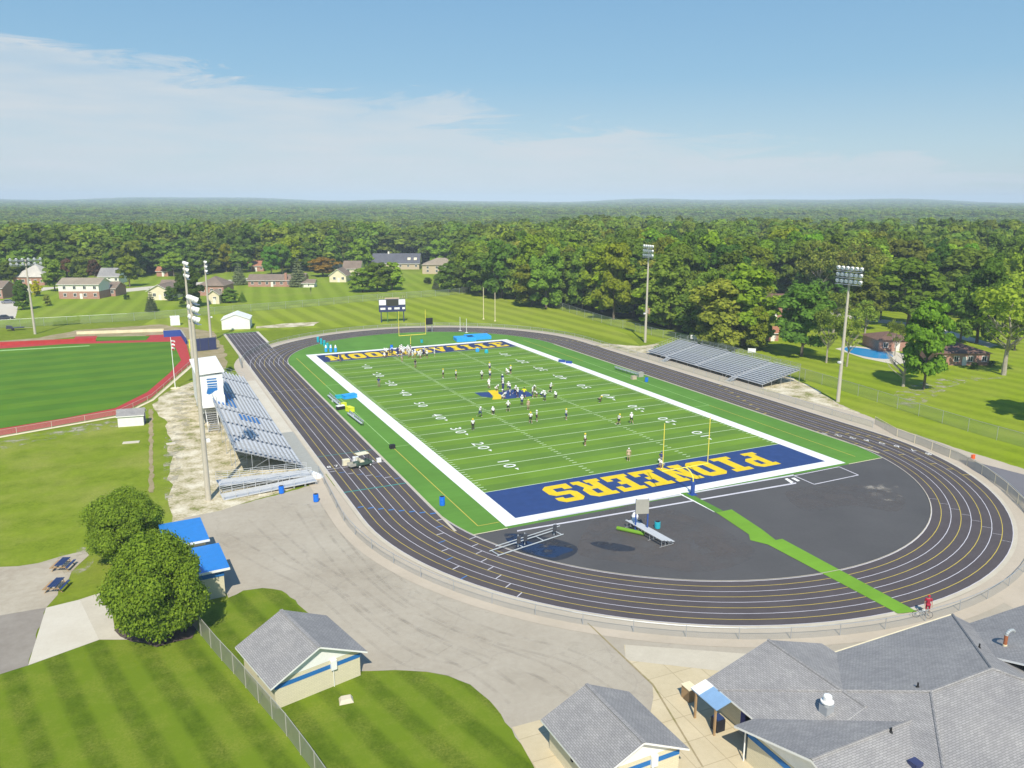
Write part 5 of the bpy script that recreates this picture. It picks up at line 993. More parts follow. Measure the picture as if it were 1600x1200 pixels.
car(14, 474, R_(-10), 'car_grey', 'silver-grey car parked on the driveway under the dark hedge tree'); car(8, 499, R_(5), 'car_dark', 'dark blue car parked at the near end of the left driveway')
root = empty('utility_trailer', G(24, 516), R_(10), 'dark low utility trailer on the grass beyond the baseball field', 'trailer'); q = MB(); q.box(-2.2, 2.2, -.8, .8, .6, .8, 'car_dark'); q.hexa([(-2.2, -.8, .8), (-.4, -.8, .8), (-.4, .8, .8), (-2.2, .8, .8), (-2, -.7, 1.5), (-.7, -.7, 1.3), (-.7, .7, 1.3), (-2, .7, 1.5)], 'car_dark'); q.build('bed', root)
for y in (-.9, .9): q = MB(); q.tube((-.6, y-.1, .35), (-.6, y+.1, .35), .35, .35, 'tyre', 12); q.build('wheel', root)
q = MB(); q.tube((2.2, 0, .6), (4.2, 0, .4), .07, .07, 'slat_gray', 6); q.build('tow_bar', root)
# ------------------------------------------------------------------ people
for n_, c_ in dict(cloth_white=(.80, .80, .80), cloth_gold=(.75, .52, .05), cloth_navy=(.03, .05, .18), cloth_yellow=(.80, .80, .02), cloth_grey=(.25, .25, .27), cloth_black=(.03, .03, .035), cloth_tan=(.55, .42, .30), hair_dark=(.03, .02, .015), helmet_gold=(.75, .60, .05), helmet_white=(.85, .85, .85)).items(): M[n_] = plain(n_, c_, .7)
def skinned(verts, edges, radii, root=0, sub=1):
    me = bpy.data.meshes.new('s'); me.from_pydata(verts, edges, []); o = bpy.data.objects.new('s', me); col.objects.link(o)
    md = o.modifiers.new('k', 'SKIN'); md.use_smooth_shade = True; sv = me.skin_vertices[0].data
    for i, r in enumerate(radii): sv[i].radius = (r, r) if not isinstance(r, tuple) else r; sv[i].use_root = (i == root)
    if sub: o.modifiers.new('u', 'SUBSURF').levels = sub; o.modifiers['u'].render_levels = sub
    dg = bpy.context.evaluated_depsgraph_get(); out = bpy.data.meshes.new_from_object(o.evaluated_get(dg)); bpy.data.objects.remove(o); bpy.data.meshes.remove(me)
    return out
def pose(kind):
    J = dict(pelvis=(0, 0, .95), belly=(0, 0, 1.1), chest=(0, .0, 1.33), neck=(0, .0, 1.5), head=(0, .02, 1.62), crown=(0, .01, 1.73))
    L = {}
    for s, n in ((-1, 'l'), (1, 'r')):
        L[n+'sh'] = (s*.20, 0, 1.44); L[n+'el'] = (s*.27, .0, 1.15); L[n+'wr'] = (s*.27, .10, .92)
        L[n+'hip'] = (s*.10, 0, .93); L[n+'kn'] = (s*.12, .03, .50); L[n+'an'] = (s*.13, -.02, .09); L[n+'toe'] = (s*.15, .14, .04)
    J.update(L)
    def bend(names, piv, ang):
        R = Matrix.Rotation(ang, 4, 'X'); P = Vector(J[piv] if isinstance(piv, str) else piv)
        for n in names: J[n] = tuple(P + R @ (Vector(J[n])-P))
    up = ['belly', 'chest', 'neck', 'head', 'crown', 'lsh', 'lel', 'lwr', 'rsh', 'rel', 'rwr']
    if kind == 'run':
        bend(up, 'pelvis', R_(-12)); bend(['lkn', 'lan', 'ltoe'], 'lhip', R_(38)); bend(['lan', 'ltoe'], 'lkn', R_(-45)); bend(['rkn', 'ran', 'rtoe'], 'rhip', R_(-22)); bend(['ran', 'rtoe'], 'rkn', R_(-30))
        bend(['lel', 'lwr'], 'lsh', R_(-40)); bend(['rel', 'rwr'], 'rsh', R_(45)); bend(['lwr'], 'lel', R_(60)); bend(['rwr'], 'rel', R_(70))
    if kind == 'crouch':
        for n in ('l', 'r'): bend([n+'kn', n+'an', n+'toe'], n+'hip', R_(62)); bend([n+'an', n+'toe'], n+'kn', R_(-95)); 
        bend(up, 'pelvis', R_(-50)); 
        for n in ('l', 'r'): bend([n+'el', n+'wr'], n+'sh', R_(45))
        dz = min(J['lan'][2], J['ran'][2])-.09
        for n in J: J[n] = (J[n][0], J[n][1], J[n][2]-dz)
    if kind == 'akimbo':
        for s, n in ((-1, 'l'), (1, 'r')): J[n+'el'] = (s*.42, -.06, 1.2); J[n+'wr'] = (s*.22, .08, 1.05); J[n+'kn'] = (s*.17, .02, .5); J[n+'an'] = (s*.22, -.02, .09); J[n+'toe'] = (s*.26, .13, .04)
    return J
def fig(kind):
    J = pose(kind); V = []; Eg = []; Rr = []; idx = {}
    def av(n, p, r, par=None):
        V.append(p); Rr.append(r); idx[n] = len(V)-1
        if par: Eg.append((idx[par], idx[n]))
    av('pelvis', J['pelvis'], (.15, .11)); av('belly', J['belly'], (.13, .10), 'pelvis'); av('chest', J['chest'], (.17, .12), 'belly'); av('neck', J['neck'], .055, 'chest'); av('head', J['head'], (.075, .095), 'neck'); av('crown', J['crown'], (.06, .075), 'head')
    hd = Vector(J['head']); av('nose', tuple(hd+Vector((0, .115, .0))), .014, 'head')
    for s in (-1, 1): av('ear%d' % s, tuple(hd+Vector((s*.09, 0, 0))), .014, 'head')
    for s, n in ((-1, 'l'), (1, 'r')):
        av(n+'sh', J[n+'sh'], .062, 'chest'); av(n+'el', J[n+'el'], .042, n+'sh'); av(n+'wr', J[n+'wr'], .028, n+'el')
        d = (Vector(J[n+'wr'])-Vector(J[n+'el'])).normalized(); side = Vector((0, 1, 0)) if abs(d.y) < .8 else Vector((0, 0, 1)); w = Vector(J[n+'wr'])
        av(n+'palm', tuple(w+d*.07), (.018, .036), n+'wr')
        for k, ln in enumerate((.075, .085, .08, .062)):
            b0 = w+d*.10+side*(.028-.019*k); av(n+'f%d' % k, tuple(b0), .009, n+'palm'); av(n+'g%d' % k, tuple(b0+d*ln*.55+Vector((-s*.012, 0, 0))), .008, n+'f%d' % k); av(n+'h%d' % k, tuple(b0+d*ln+Vector((-s*.03, 0, 0))), .007, n+'g%d' % k)
        av(n+'t', tuple(w+d*.05+side*.045), .010, n+'palm'); av(n+'u', tuple(w+d*.09+side*.06), .009, n+'t')
        av(n+'hip', J[n+'hip'], .085, 'pelvis'); av(n+'kn', J[n+'kn'], .055, n+'hip'); av(n+'an', J[n+'an'], .038, n+'kn'); av(n+'toe', J[n+'toe'], .032, n+'an')
    body = skinned(V, Eg, Rr)
    j = [J['belly'], J['chest'], tuple(Vector(J['chest']).lerp(Vector(J['neck']), .6)), J['pelvis']]; e = [(0, 1), (1, 2), (0, 3)]; r = [(.155, .125), (.205, .155), (.10, .09), (.16, .125)]
    for n in 'lr':
        j += [J[n+'sh'], tuple(Vector(J[n+'sh']).lerp(Vector(J[n+'el']), .75))]; e += [(1, len(j)-2), (len(j)-2, len(j)-1)]; r += [.098, .066]
    jersey = skinned(j, e, r)
    j = [J['pelvis']]; e = []; r = [(.165, .13)]
    for n in 'lr':
        j += [J[n+'hip'], tuple(Vector(J[n+'kn'])*.96+Vector(J[n+'hip'])*.04)]; e += [(0, len(j)-2), (len(j)-2, len(j)-1)]; r += [.105, .074]
    pants = skinned(j, e, r)
    def cap(rad, front): 
        q = MB(); c = (Vector(J['head'])+Vector(J['crown']))/2; prof = [(rad*math.sin(a), -rad*math.cos(a)) for a in [R_(x) for x in (55, 75, 95, 120, 145, 165, 178)]]; q.lathe(prof, front, 12, (c.x, c.y-.01, c.z)); return q
    shoes = []
    for n in 'lr': j = [J[n+'an'], J[n+'toe']]; shoes.append(skinned([(j[0][0], j[0][1]-.03, j[0][2]-.03), j[1]], [(0, 1)], [.055, .045]))
    return body, jersey, pants, cap, shoes
FIG = {k: fig(k) for k in ('stand', 'run', 'crouch', 'akimbo')}
MC = {}
def withmat(me, key, m_):
    k = (key, m_)
    if k not in MC:
        c = me.copy(); c.name = key.split('/')[-1]; c.materials.clear(); c.materials.append(M[m_] if isinstance(m_, str) else m_); MC[k] = c
    return MC[k]
NP_ = 0
def person(px, py, kind, jm, pm, hm, label, group=None, rz=None, tone=None, scale=1.0, p=None):
    global NP_
    NP_ += 1; b_, j_, p_, cap, sh = FIG[kind]; tone = random.choice((0, 0, 1)) if tone is None else tone
    o = bpy.data.objects.new('person', withmat(b_, kind+'/person', skin_m[tone])); col.objects.link(o)
    o.location = (G(px, py) if p is None else Vector(p))+Vector((0, 0, .07)); o.rotation_euler.z = random.uniform(0, 6.28) if rz is None else rz; o.scale = (scale*1.1,)*3
    tag(o, label, 'person', group)
    for nm, me, m_ in (('jersey', j_, jm), ('trousers', p_, pm)):
        c = bpy.data.objects.new(nm, withmat(me, kind+'/'+nm, m_)); col.objects.link(c); c.parent = o
    for s_ in sh: c = bpy.data.objects.new('shoe', withmat(s_, kind+'/shoe%d' % id(s_), 'cloth_white' if hm != 'hair_dark' else 'cloth_black')); c.name = 'shoe'; col.objects.link(c); c.parent = o
    hk = (kind, hm)
    if hk not in MC: MC[hk] = cap(.145 if hm.startswith('helmet') else .112, hm).mesh('helmet' if hm.startswith('helmet') else 'hair')
    c = bpy.data.objects.new('helmet' if hm.startswith('helmet') else 'hair', MC[hk]); col.objects.link(c); c.parent = o
    return o
mid = [(753, 594, 'run', 'w'), (765.5, 592, 'stand', 'g'), (765, 580, 'stand', 'g'), (794, 586, 'crouch', 'w'), (798, 585, 'stand', 'g'), (785, 600, 'stand', 'n'), (764, 608, 'run', 'w'), (774.5, 611, 'crouch', 'w'), (786, 606, 'stand', 'w'), (786, 613, 'stand', 'n'), (794.5, 612, 'akimbo', 'w'), (785, 624, 'crouch', 'w'), (790, 619, 'crouch', 'n'), (797, 618, 'stand', 'n'), (805, 618, 'run', 'w'),
 (809, 622, 'stand', 'w'), (832, 622, 'stand', 'w'), (834, 611, 'crouch', 'w'), (839.5, 621, 'crouch', 'w'), (845, 621.5, 'crouch', 'w'), (851, 627, 'akimbo', 'w'), (860, 614, 'run', 'w'), (869, 623.5, 'crouch', 'w'), (815.5, 634, 'stand', 'w'), (794, 643.5, 'akimbo', 'w'), (771, 648.5, 'crouch', 'w'), (750, 653, 'run', 'w')]
for x, y, k, c in mid: person(x, y, k, {'w': 'cloth_white', 'g': 'cloth_white', 'n': 'cloth_navy'}[c], random.choice(['cloth_navy', 'cloth_black', 'cloth_white']), 'helmet_gold' if c == 'g' else 'helmet_white', {'w': 'football player in white practice jersey and white helmet around the midfield emblem', 'g': 'player in white jersey and gold helmet on the far side of the midfield emblem', 'n': 'player in navy jersey and white helmet in the pack at the midfield emblem'}[c], {'w': 'white-jersey players at midfield', 'g': 'gold-helmet players past midfield', 'n': 'navy-jersey players at midfield'}[c])
person(819, 623, 'akimbo', 'cloth_yellow', 'cloth_navy', 'hair_dark', 'person in bright yellow shirt standing in the midfield pack', tone=0, scale=1.1)
person(825.5, 641, 'stand', 'cloth_tan', 'cloth_tan', 'cloth_yellow', 'person in tan clothes just below the midfield pack')
for x, y, k, jm, hm, lb in ((739, 673, 'stand', 'cloth_white', 'helmet_gold', 'player in white with gold helmet nearest the left 30-yard numeral'), (829, 662, 'akimbo', 'cloth_white', 'helmet_gold', 'left player of the pair in gold helmets below midfield'), (838.5, 659, 'stand', 'cloth_white', 'helmet_white', 'right player of the pair standing below midfield'),
 (884.5, 656.5, 'stand', 'cloth_white', 'helmet_gold', 'lone player in white top and dark trousers right of the pair below midfield'), (935.5, 629, 'crouch', 'cloth_tan', 'helmet_gold', 'player bending at the right 40-yard numeral'), (966.5, 665, 'run', 'cloth_white', 'helmet_gold', 'gold-helmeted player striding near the right hash marks'), (986.5, 663, 'run', 'cloth_white', 'helmet_white', 'white-helmeted player in white just right of the striding player'),
 (914, 697, 'stand', 'cloth_white', 'helmet_gold', 'lone player in white jersey and gold helmet in the middle of the near half'), (692.5, 591, 'stand', 'cloth_white', 'helmet_gold', 'left of two separate players on the far left half of the field'), (712.5, 593, 'stand', 'cloth_white', 'helmet_gold', 'right of two separate players on the far left half of the field')):
    person(x, y, k, jm, random.choice(['cloth_navy', 'cloth_black']), hm, lb)
person(982, 721, 'stand', 'cloth_tan', 'cloth_tan', 'cloth_white', 'person in pale clothes and cap near the near goal line', tone=0)
person(1033, 727, 'stand', 'cloth_navy', 'cloth_grey', 'cloth_navy', 'person in navy shirt and cap at the near goal line by the left upright', tone=0)
person(1036, 733, 'crouch', 'cloth_white', 'cloth_grey', 'helmet_white', 'player in white crouching on the near goal line beside the left upright')
person(592, 605, 'stand', 'cloth_navy', 'cloth_grey', 'hair_dark', 'person in navy shirt alone by the far left yard numerals', tone=0)
person(649, 575, 'stand', 'cloth_black', 'cloth_grey', 'hair_dark', 'person in dark clothes alone at the far hash marks', tone=0)
person(628, 566, 'stand', 'cloth_grey', 'cloth_tan', 'cloth_white', 'person in grey shirt standing in front of the huddled team', tone=0)
person(532, 566, 'stand', 'cloth_navy', 'cloth_navy', 'hair_dark', 'person in navy standing alone on the far left goal line')
person(679, 557, 'stand', 'cloth_white', 'cloth_white', 'helmet_white', 'player in all white standing right of the huddled team')
for x, y, m_ in ((746, 550, 'mat_blue'), (760, 552, 'teal_pad')):
    q = MB(); q.lathe([(.45, 0), (.5, .2), (.42, .7), (.2, .9)], m_, 10); o = q.build('practice_pad', None, True); o.location = G(x, y)+Vector((0, 0, .06)); tag(o, 'blue practice pad standing just inside the right part of the far goal line' if m_ == 'mat_blue' else 'teal practice pad standing near the far goal line, right of the blue pad', 'pad')
hud = random.Random(3)
for i in range(36):
    if i < 22: x = hud.uniform(598, 642); y = 561-(x-598)*.10-hud.uniform(0, 9)
    else: x = hud.uniform(632, 669); y = 560-(x-632)*.03-hud.uniform(-2, 5)
    person(x, y, hud.choice(['stand', 'akimbo', 'stand', 'crouch']), 'cloth_white' if hud.random() < .85 else 'cloth_navy', hud.choice(['cloth_navy', 'cloth_gold', 'cloth_white', 'cloth_black']), 'helmet_white' if hud.random() < .6 else 'hair_dark', 'player in the crowded huddle at the left of the far end zone', 'players huddled in the far end zone')
person(1448, 962, 'stand', 'red_shirt', 'red_shirt', 'red_shirt', 'person in red shirt and red cap standing on the apron beside the outer lane', tone=0, rz=2.5)
person(540, 733, 'akimbo', 'cloth_tan', 'cloth_grey', 'cloth_white', 'person in tan shirt beside the golf cart on the track', tone=0) if False else None
root = empty('bicycle', G(1441, 966)+Vector((0, 0, .04)), R_(-35), 'dark bicycle standing beside the person in red at the track edge', 'bicycle'); 
for x in (-.55, .5):
    q = MB()
    pr = [(x+.33*math.cos(a), 0, .33+.33*math.sin(a)) for a in [R_(30*k) for k in range(13)]]
    for a_, c_ in zip(pr, pr[1:]): q.tube(a_, c_, .022, .022, 'tyre', 5)
    q.build('wheel', root)
q = MB(); 
for a_, c_ in (((-.55, 0, .33), (-.1, 0, .32)), ((-.1, 0, .32), (-.2, 0, .8)), ((-.2, 0, .75), (.35, 0, .78)), ((-.1, 0, .32), (.35, 0, .75)), ((.35, 0, .85), (.5, 0, .33)), ((-.55, 0, .33), (-.2, 0, .72))): q.tube(a_, c_, .022, .022, 'zinc', 6)
q.build('frame', root); q = MB(); q.tube((.33, -.25, .95), (.33, .25, .95), .015, .015, 'black_gear', 6); q.tube((.35, 0, .8), (.33, 0, .95), .02, .02, 'black_gear', 6); q.build('handlebar', root); q = MB(); q.box(-.32, -.1, -.06, .06, .8, .86, 'black_gear'); q.build('saddle', root)
# ------------------------------------------------------------------ trees
def leaf_mesh(name, lobes, n_leaf, size, seed, mat='leaf', core=True, flat=1.0, needle=False):
    """lobes: list of (x,y,z,rx,rz). leaves = small rhombic quads spread over and inside each lobe"""
    r = np.random.default_rng(seed); A = np.array([l[3]**2 for l in lobes]); cnt = np.maximum(4, (n_leaf*A/A.sum()).astype(int))
    P = []; Nn = []
    for (x, y, z, rx, rz), c in zip(lobes, cnt):
        d = r.normal(size=(c, 3)); d /= np.linalg.norm(d, axis=1)[:, None]; d[:, 2] = np.where(d[:, 2] < -.35, -d[:, 2]*r.random(c), d[:, 2])
        rad = 1-.38*r.random(c)**1.6; rad += (r.random(c) < .12)*.18
        P.append(np.c_[x+d[:, 0]*rx*rad, y+d[:, 1]*rx*rad, z+d[:, 2]*rz*rad]); Nn.append(d)
    P = np.concatenate(P); Nn = np.concatenate(Nn); n = len(P)
    nn = Nn*1.0+r.normal(size=(n, 3))*.42; nn[:, 2] += .3; nn /= np.linalg.norm(nn, axis=1)[:, None]
    t = np.cross(nn, r.normal(size=(n, 3))); t /= np.linalg.norm(t, axis=1)[:, None]; bt = np.cross(nn, t)
    s = size*(.65+.7*r.random(n))[:, None]; w_ = s*(.45 if not needle else .22)
    V = np.stack([P-t*s*.6, P+bt*w_, P+t*s*.6, P-bt*w_+nn*s*.15], 1).reshape(-1, 3)
    F = np.arange(n*4).reshape(-1, 4); VV = [V]; nv = len(V); tri = []
    faces = [F]
    me = bpy.data.meshes.new(name)
    cv = []; cf = []
    if core:
        import bmesh
        for (x, y, z, rx, rz) in lobes:
            bm = bmesh.new(); bmesh.ops.create_icosphere(bm, subdivisions=1, radius=1); o_ = nv+len(cv)
            for v in bm.verts: k = .66*(.85+.3*r.random()); cv.append((x+v.co.x*rx*k, y+v.co.y*rx*k, z+v.co.z*rz*k))
            for f in bm.faces: cf.append([o_+v.index for v in f.verts])
            bm.free()
    allv = np.concatenate([V, np.array(cv)]) if cv else V
    me.vertices.add(len(allv)); me.vertices.foreach_set('co', allv.ravel())
    li = np.concatenate([F.ravel(), np.array(cf).ravel()]) if cf else F.ravel()
    me.loops.add(len(li)); me.loops.foreach_set('vertex_index', li.astype(np.int32))
    ls = np.concatenate([np.arange(n)*4, n*4+np.arange(len(cf))*3]).astype(np.int32) if cf else (np.arange(n)*4).astype(np.int32)
    me.polygons.add(len(ls)); me.polygons.foreach_set('loop_start', ls); me.update(calc_edges=True); me.validate(); me.materials.append(M[mat])
    return me
def broad_lobes(seed, R=5, H=15, z0=.22, n=34, top=1.0, irr=.25, skirt=0):
    r = random.Random(seed); L = []; zc = H*(z0+top)/2; hz = H*(top-z0)/2
    L.append((0, 0, zc, R*.55, hz*.7))
    for i in range(n):
        u = r.uniform(-.95, 1); a = r.uniform(0, 6.283); k = math.sqrt(max(0, 1-u*u))**.8; k = max(k, skirt) if u < 0 else k; q = r.uniform(.62, .86)*(1+r.uniform(-irr, irr)*.6)
        rr = R*r.uniform(.17, .34); L.append((R*k*q*math.cos(a), R*k*q*math.sin(a), zc+hz*u*.84, rr, rr*r.uniform(.75, 1.1)))
    return L
def conifer_lobes(seed, R=3.2, H=14):
    r = random.Random(seed); L = [(0, 0, H*.4, R*.4, H*.36)]; z = .06
    while z < .98:
        rr = R*(1-z)**.85+.12; k = max(3, int(rr*5))
        for i in range(k): a = i*6.283/k+r.random(); s = rr*.32+.14; L.append((rr*.72*math.cos(a)*r.uniform(.85, 1.12), rr*.72*math.sin(a)*r.uniform(.85, 1.12), H*z, s, s*.6))
        z += .075
    return L
def trunk_mesh(name, seed, H=15, r0=.32, limbs=6, z0=.2, R=5, bark='bark', top=.8, lean=0):
    r = random.Random(seed); q = MB(); P = [Vector((0, 0, -.1))]
    for k in range(1, 6): P.append(Vector((r.uniform(-.25, .25)*k*.4+lean*k, r.uniform(-.25, .25)*k*.4, H*top*k/5)))
    for k in range(5): q.tube(P[k], P[k+1], r0*(1-k*.17), r0*(1-(k+1)*.17), bark, 8)
    for i in range(limbs):
        f = r.uniform(z0, .62)*5*.95; k = min(4, int(f)); b0 = P[k].lerp(P[k+1], f-k); a = r.uniform(0, 6.283); ln = R*r.uniform(.5, .85); m1 = b0+Vector((math.cos(a)*ln*.55, math.sin(a)*ln*.55, ln*.45)); m2 = m1+Vector((math.cos(a+.4)*ln*.4, math.sin(a+.4)*ln*.4, ln*.5))
        q.tube(b0, m1, r0*.42, r0*.25, bark, 6); q.tube(m1, m2, r0*.25, r0*.08, bark, 5)
        for s_ in (-1, 1): q.tube(m1, m1+Vector((math.cos(a+s_*.9)*ln*.35, math.sin(a+s_*.9)*ln*.35, ln*.25)), r0*.16, r0*.05, bark, 4)
    return q.mesh(name)
PB = []
for i in range(6): PB.append((leaf_mesh('crown', broad_lobes(20+i, z0=.10 if i % 2 else .16, n=34+3*i, irr=.3+.06*i), 6800, .62, 40+i), trunk_mesh('trunk', i, z0=.2)))
PW = [(leaf_mesh('crown', broad_lobes(120+i, z0=.0, n=44, irr=.34+.05*i, skirt=.82), 8200, .62, 140+i), PB[i][1]) for i in range(6)]
PBf = [leaf_mesh('canopy_part', broad_lobes(60+i, n=22, z0=.0, irr=.5, skirt=.7), 1150, 1.25, 80+i) for i in range(4)]
PC = [(leaf_mesh('crown', conifer_lobes(5+i), 5200, .5, 90+i, needle=True), trunk_mesh('trunk', 30+i, H=14, r0=.2, limbs=0, top=.92)) for i in range(2)]
PT = [(leaf_mesh('crown', broad_lobes(95+i, n=26, z0=.35, irr=.5), 1700, .5, 95+i, core=False), trunk_mesh('trunk', 50+i, limbs=12, z0=.3, bark='bark_pale', r0=.36)) for i in range(2)]
PN = [(leaf_mesh('crown', broad_lobes(7+i, R=5, H=9, z0=.02, n=130, irr=.22)+[(0, 0, 4.2, 4.0, 3.6)], 70000, .21, 8+i, mat='leaf_near'), trunk_mesh('trunk', 60+i, H=9, r0=.25, limbs=8, R=4)) for i in range(2)]
DEAD = trunk_mesh('trunk', 77, H=9, r0=.3, limbs=12, z0=.25, bark='bark_pale', top=.7, R=5)
NOM = dict(b=(5.3, 15), w=(5.2, 15), c=(3.2, 14), t=(5, 15), n=(5.95, 9.3))
TREES = []
def tree(p, H, R, typ, colr, label, group=None, name='tree', rz=None, var=None):
    lib = dict(b=PB, w=PW, c=PC, t=PT, n=PN)[typ]; v = random.randrange(len(lib)) if var is None else var; cm, tm = lib[v]; r0, h0 = NOM[typ]
    root = empty(name, p, random.uniform(0, 6.28) if rz is None else rz, label, 'tree', group); root.scale = (R/r0, R/r0, H/h0)
    o = bpy.data.objects.new('crown', cm); col.objects.link(o); o.parent = root; o.color = (*colr, 1)
    o = bpy.data.objects.new('trunk', tm); col.objects.link(o); o.parent = root
    TREES.append((p[0], p[1], R)); return root
def ptree(bx, by, ty, wpx, typ, colr, label, name='tree', group=None, var=None, rz=None):
    p = G(bx, by); h = height_at(p, ty); R = wpx/2/FPX*depth(p+Vector((0, 0, h*.5))); return tree(p, h, R*1.0, typ, colr, label, group, name, rz, var)
c_mid, c_dark, c_yel, c_olive, c_red, c_pur, c_blue, c_bright = (1, 1, 1), (.5, .66, .8), (1.45, 1.3, .7), (1.2, 1.02, 1.2), (1.7, .62, .9), (.75, .3, 1.5), (1.15, .98, 4.2), (3.2, 1.9, .4)
ptree(251, 992, 838, 172, 'n', (1.05, 1.08, .8), 'large round dense green tree in front of the blue-roofed concession building', var=0)
for bx, by, ty, w_, c_, lb in ((18, 446, 408, 32, (.9, 1, .8), 'green tree left of the pale-roofed house at the far left'), (178, 432, 396, 40, (1, 1.1, .8), 'green tree above the grey-roofed white house'), (226, 428, 388, 38, (.7, .85, .85), 'dark green tree above the small reddish shed, left of two'), (272, 432, 394, 36, (1.1, 1.1, .8), 'green tree above the small reddish shed, right of two'), (312, 430, 392, 38, (.75, .9, .8), 'dark tree right behind the brown hip-roofed house'), (424, 430, 384, 32, (.7, .9, .8), 'dark green tree directly behind the ranch house chimney side'), (441, 428, 380, 34, (.95, 1.1, .8), 'green tree behind the middle of the ranch house'), (486, 424, 378, 40, (.8, .95, .8), 'green tree behind the reddish-brown tree'), (532, 408, 368, 38, (1.1, 1.15, .8), 'green tree left above the cream gabled house'), (646, 402, 360, 40, (.85, .95, .8), 'green tree behind the right end of the slate roof'), (690, 416, 372, 44, (1.1, 1.15, .85), 'green tree above the tan hip-roofed house'), (724, 432, 380, 44, (.95, 1.05, .8), 'green tree right of the tan hip-roofed house')):
    ptree(bx, by, ty, w_, 'b', c_, lb, 'leafy_tree')
ptree(198, 876, 768, 126, 'n', (1.4, 1.4, 1.1), 'round green tree just behind the larger round tree at the left', var=1)
LT = [(36, 484, 437, 26, 'b', c_dark, 'tall dark hedge-like tree left of the baseball floodlight'), (57, 463, 438, 17, 'b', c_bright, 'bright yellow shrub-tree right of the baseball floodlight'), (86, 455, 403, 36, 'b', c_mid, 'green tree in front of the pale-roofed house and left of the two-storey house'), (107, 440, 404, 22, 'b', c_pur, 'small purple-leaved tree left behind the two-storey house'), (127, 441, 400, 36, 'b', c_mid, 'green tree directly behind the two-storey house'), (149, 441, 405, 20, 'b', c_pur, 'purple-leaved tree right behind the two-storey house'),
 (203, 448, 400, 39, 'b', (1.2, 1.1, .8), 'round green tree on the lawn right of the two-storey house'), (237, 487, 450, 19, 'c', c_blue, 'small blue spruce beside the cream gabled house'), (198, 468, 459, 10, 'b', c_dark, 'small round bush on the lawn right of the brick wing'), (75, 478, 460, 12, 'b', c_olive, 'greyish bush on the lawn left of the two-storey house'), (298, 480, 414, 44, 'b', c_dark, 'big dark tree between the two slim floodlight poles'), (269, 470, 446, 22, 'b', c_dark, 'dark bush right of the cream gabled house'), (359, 473, 449, 26, 'b', c_mid, 'rounded shrub right of the brown hip-roofed house'), (379, 472, 453, 13, 'c', c_mid, 'narrow upright evergreen right of the rounded shrub'),
 (374, 445, 410, 25, 'c', c_blue, 'blue spruce left of the long ranch house'), (467, 448, 399, 29, 'c', c_blue, 'tall blue spruce at the right end of the long ranch house'), (505, 432, 402, 46, 'b', c_red, 'wide reddish-brown tree above the white garden shed'), (455, 425, 371, 42, 'b', (2.1, 1.65, .5), 'bright yellow-green tree above the ranch house'), (354, 425, 381, 32, 'b', (1.7, 1.4, .6), 'yellow-green tree above the hip-roofed brick house'),
 (567, 456, 418, 46, 'b', (1.3, 1.35, .9), 'left tree of the big green pine clump in front of the houses'), (590, 455, 409, 48, 'b', (1.2, 1.3, .9), 'middle tree of the big green pine clump in front of the houses'), (613, 453, 409, 40, 'b', (1.3, 1.4, .8), 'right tree of the big green pine clump in front of the houses'), (563, 424, 373, 42, 'b', (1.05, 1.1, .8), 'round green tree in front of the woods left of the slate roof'), (681, 452, 429, 12, 'c', c_blue, 'tiny blue spruce left of the dark pines'), (669, 444, 433, 13, 'b', c_dark, 'round shrub below the tan hip-roofed house'),
 (702, 456, 410, 40, 'b', (.6, .8, .9), 'dark pine at the left of the tree group above the two pale posts'), (724, 457, 412, 30, 'b', (.65, .8, .85), 'dark pine in the middle of the tree group above the two pale posts'), (758, 461, 392, 70, 'b', (.8, .9, .8), 'large rounded dark green tree above the two pale posts'), (486, 463, 447, 3, 't', c_olive, 'very thin sapling on the lawn right of the white garden shed'),
 (1252, 557, 440, 84, 'b', (.62, .82, .9), 'broad dark evergreen beside the small red shed'), (1291, 567, 478, 46, 't', c_olive, 'thin-crowned tree between the broad evergreen and the floodlight'), (1323, 573, 486, 44, 't', c_olive, 'thin-crowned tree just right of the floodlight at the pool'), (1443, 608, 468, 78, 'b', (1.0, 1.12, .7), 'tall leafy green tree on the lawn in front of the pool houses'), (1568, 586, 438, 112, 't', (1.15, 1.15, .9), 'tall sparse tree with pale trunk at the right edge'), (1585, 548, 478, 50, 'b', (1.2, 1.2, .8), 'yellow-green tree behind the sparse pale-trunked tree'),
 (1526, 536, 398, 80, 'b', (.7, .85, .8), 'big dark tree behind the right pool house'), (1418, 512, 404, 110, 'b', (1.25, 1.15, .85), 'very broad round olive-green tree above the pool house'), (1345, 516, 430, 62, 'b', c_olive, 'olive-grey tree above the left end of the pool'), (1375, 500, 412, 60, 'b', (1.3, 1.25, .8), 'yellow-green tree above the middle of the pool'), (1463, 566, 545, 30, 'b', (1.4, 1.3, .8), 'low yellow-green shrub tree between the two brick pool houses'), (1521, 577, 566, 12, 'b', c_dark, 'left round bush at the wall of the right pool house'), (1549, 573, 563, 12, 'b', c_dark, 'right round bush at the wall of the right pool house'),
 (1398, 556, 497, 30, 't', (1.3, 1.15, 1.0), 'small thin tree at the near corner of the brick pool house'), (1500, 534, 446, 56, 'b', (.95, 1.05, .8), 'green tree rising behind the left end of the low brick house'), (1302, 520, 450, 62, 't', (1.1, 1.0, 1.1), 'sparse greyish tree left of the floodlight behind the broad evergreen'), (1350, 532, 470, 48, 't', (1.1, 1.05, 1.1), 'sparse greyish tree directly behind the swimming pool'),
 (1182, 548, 478, 40, 'b', (1.4, 1.25, .8), 'light green tree left of the small red shed')]
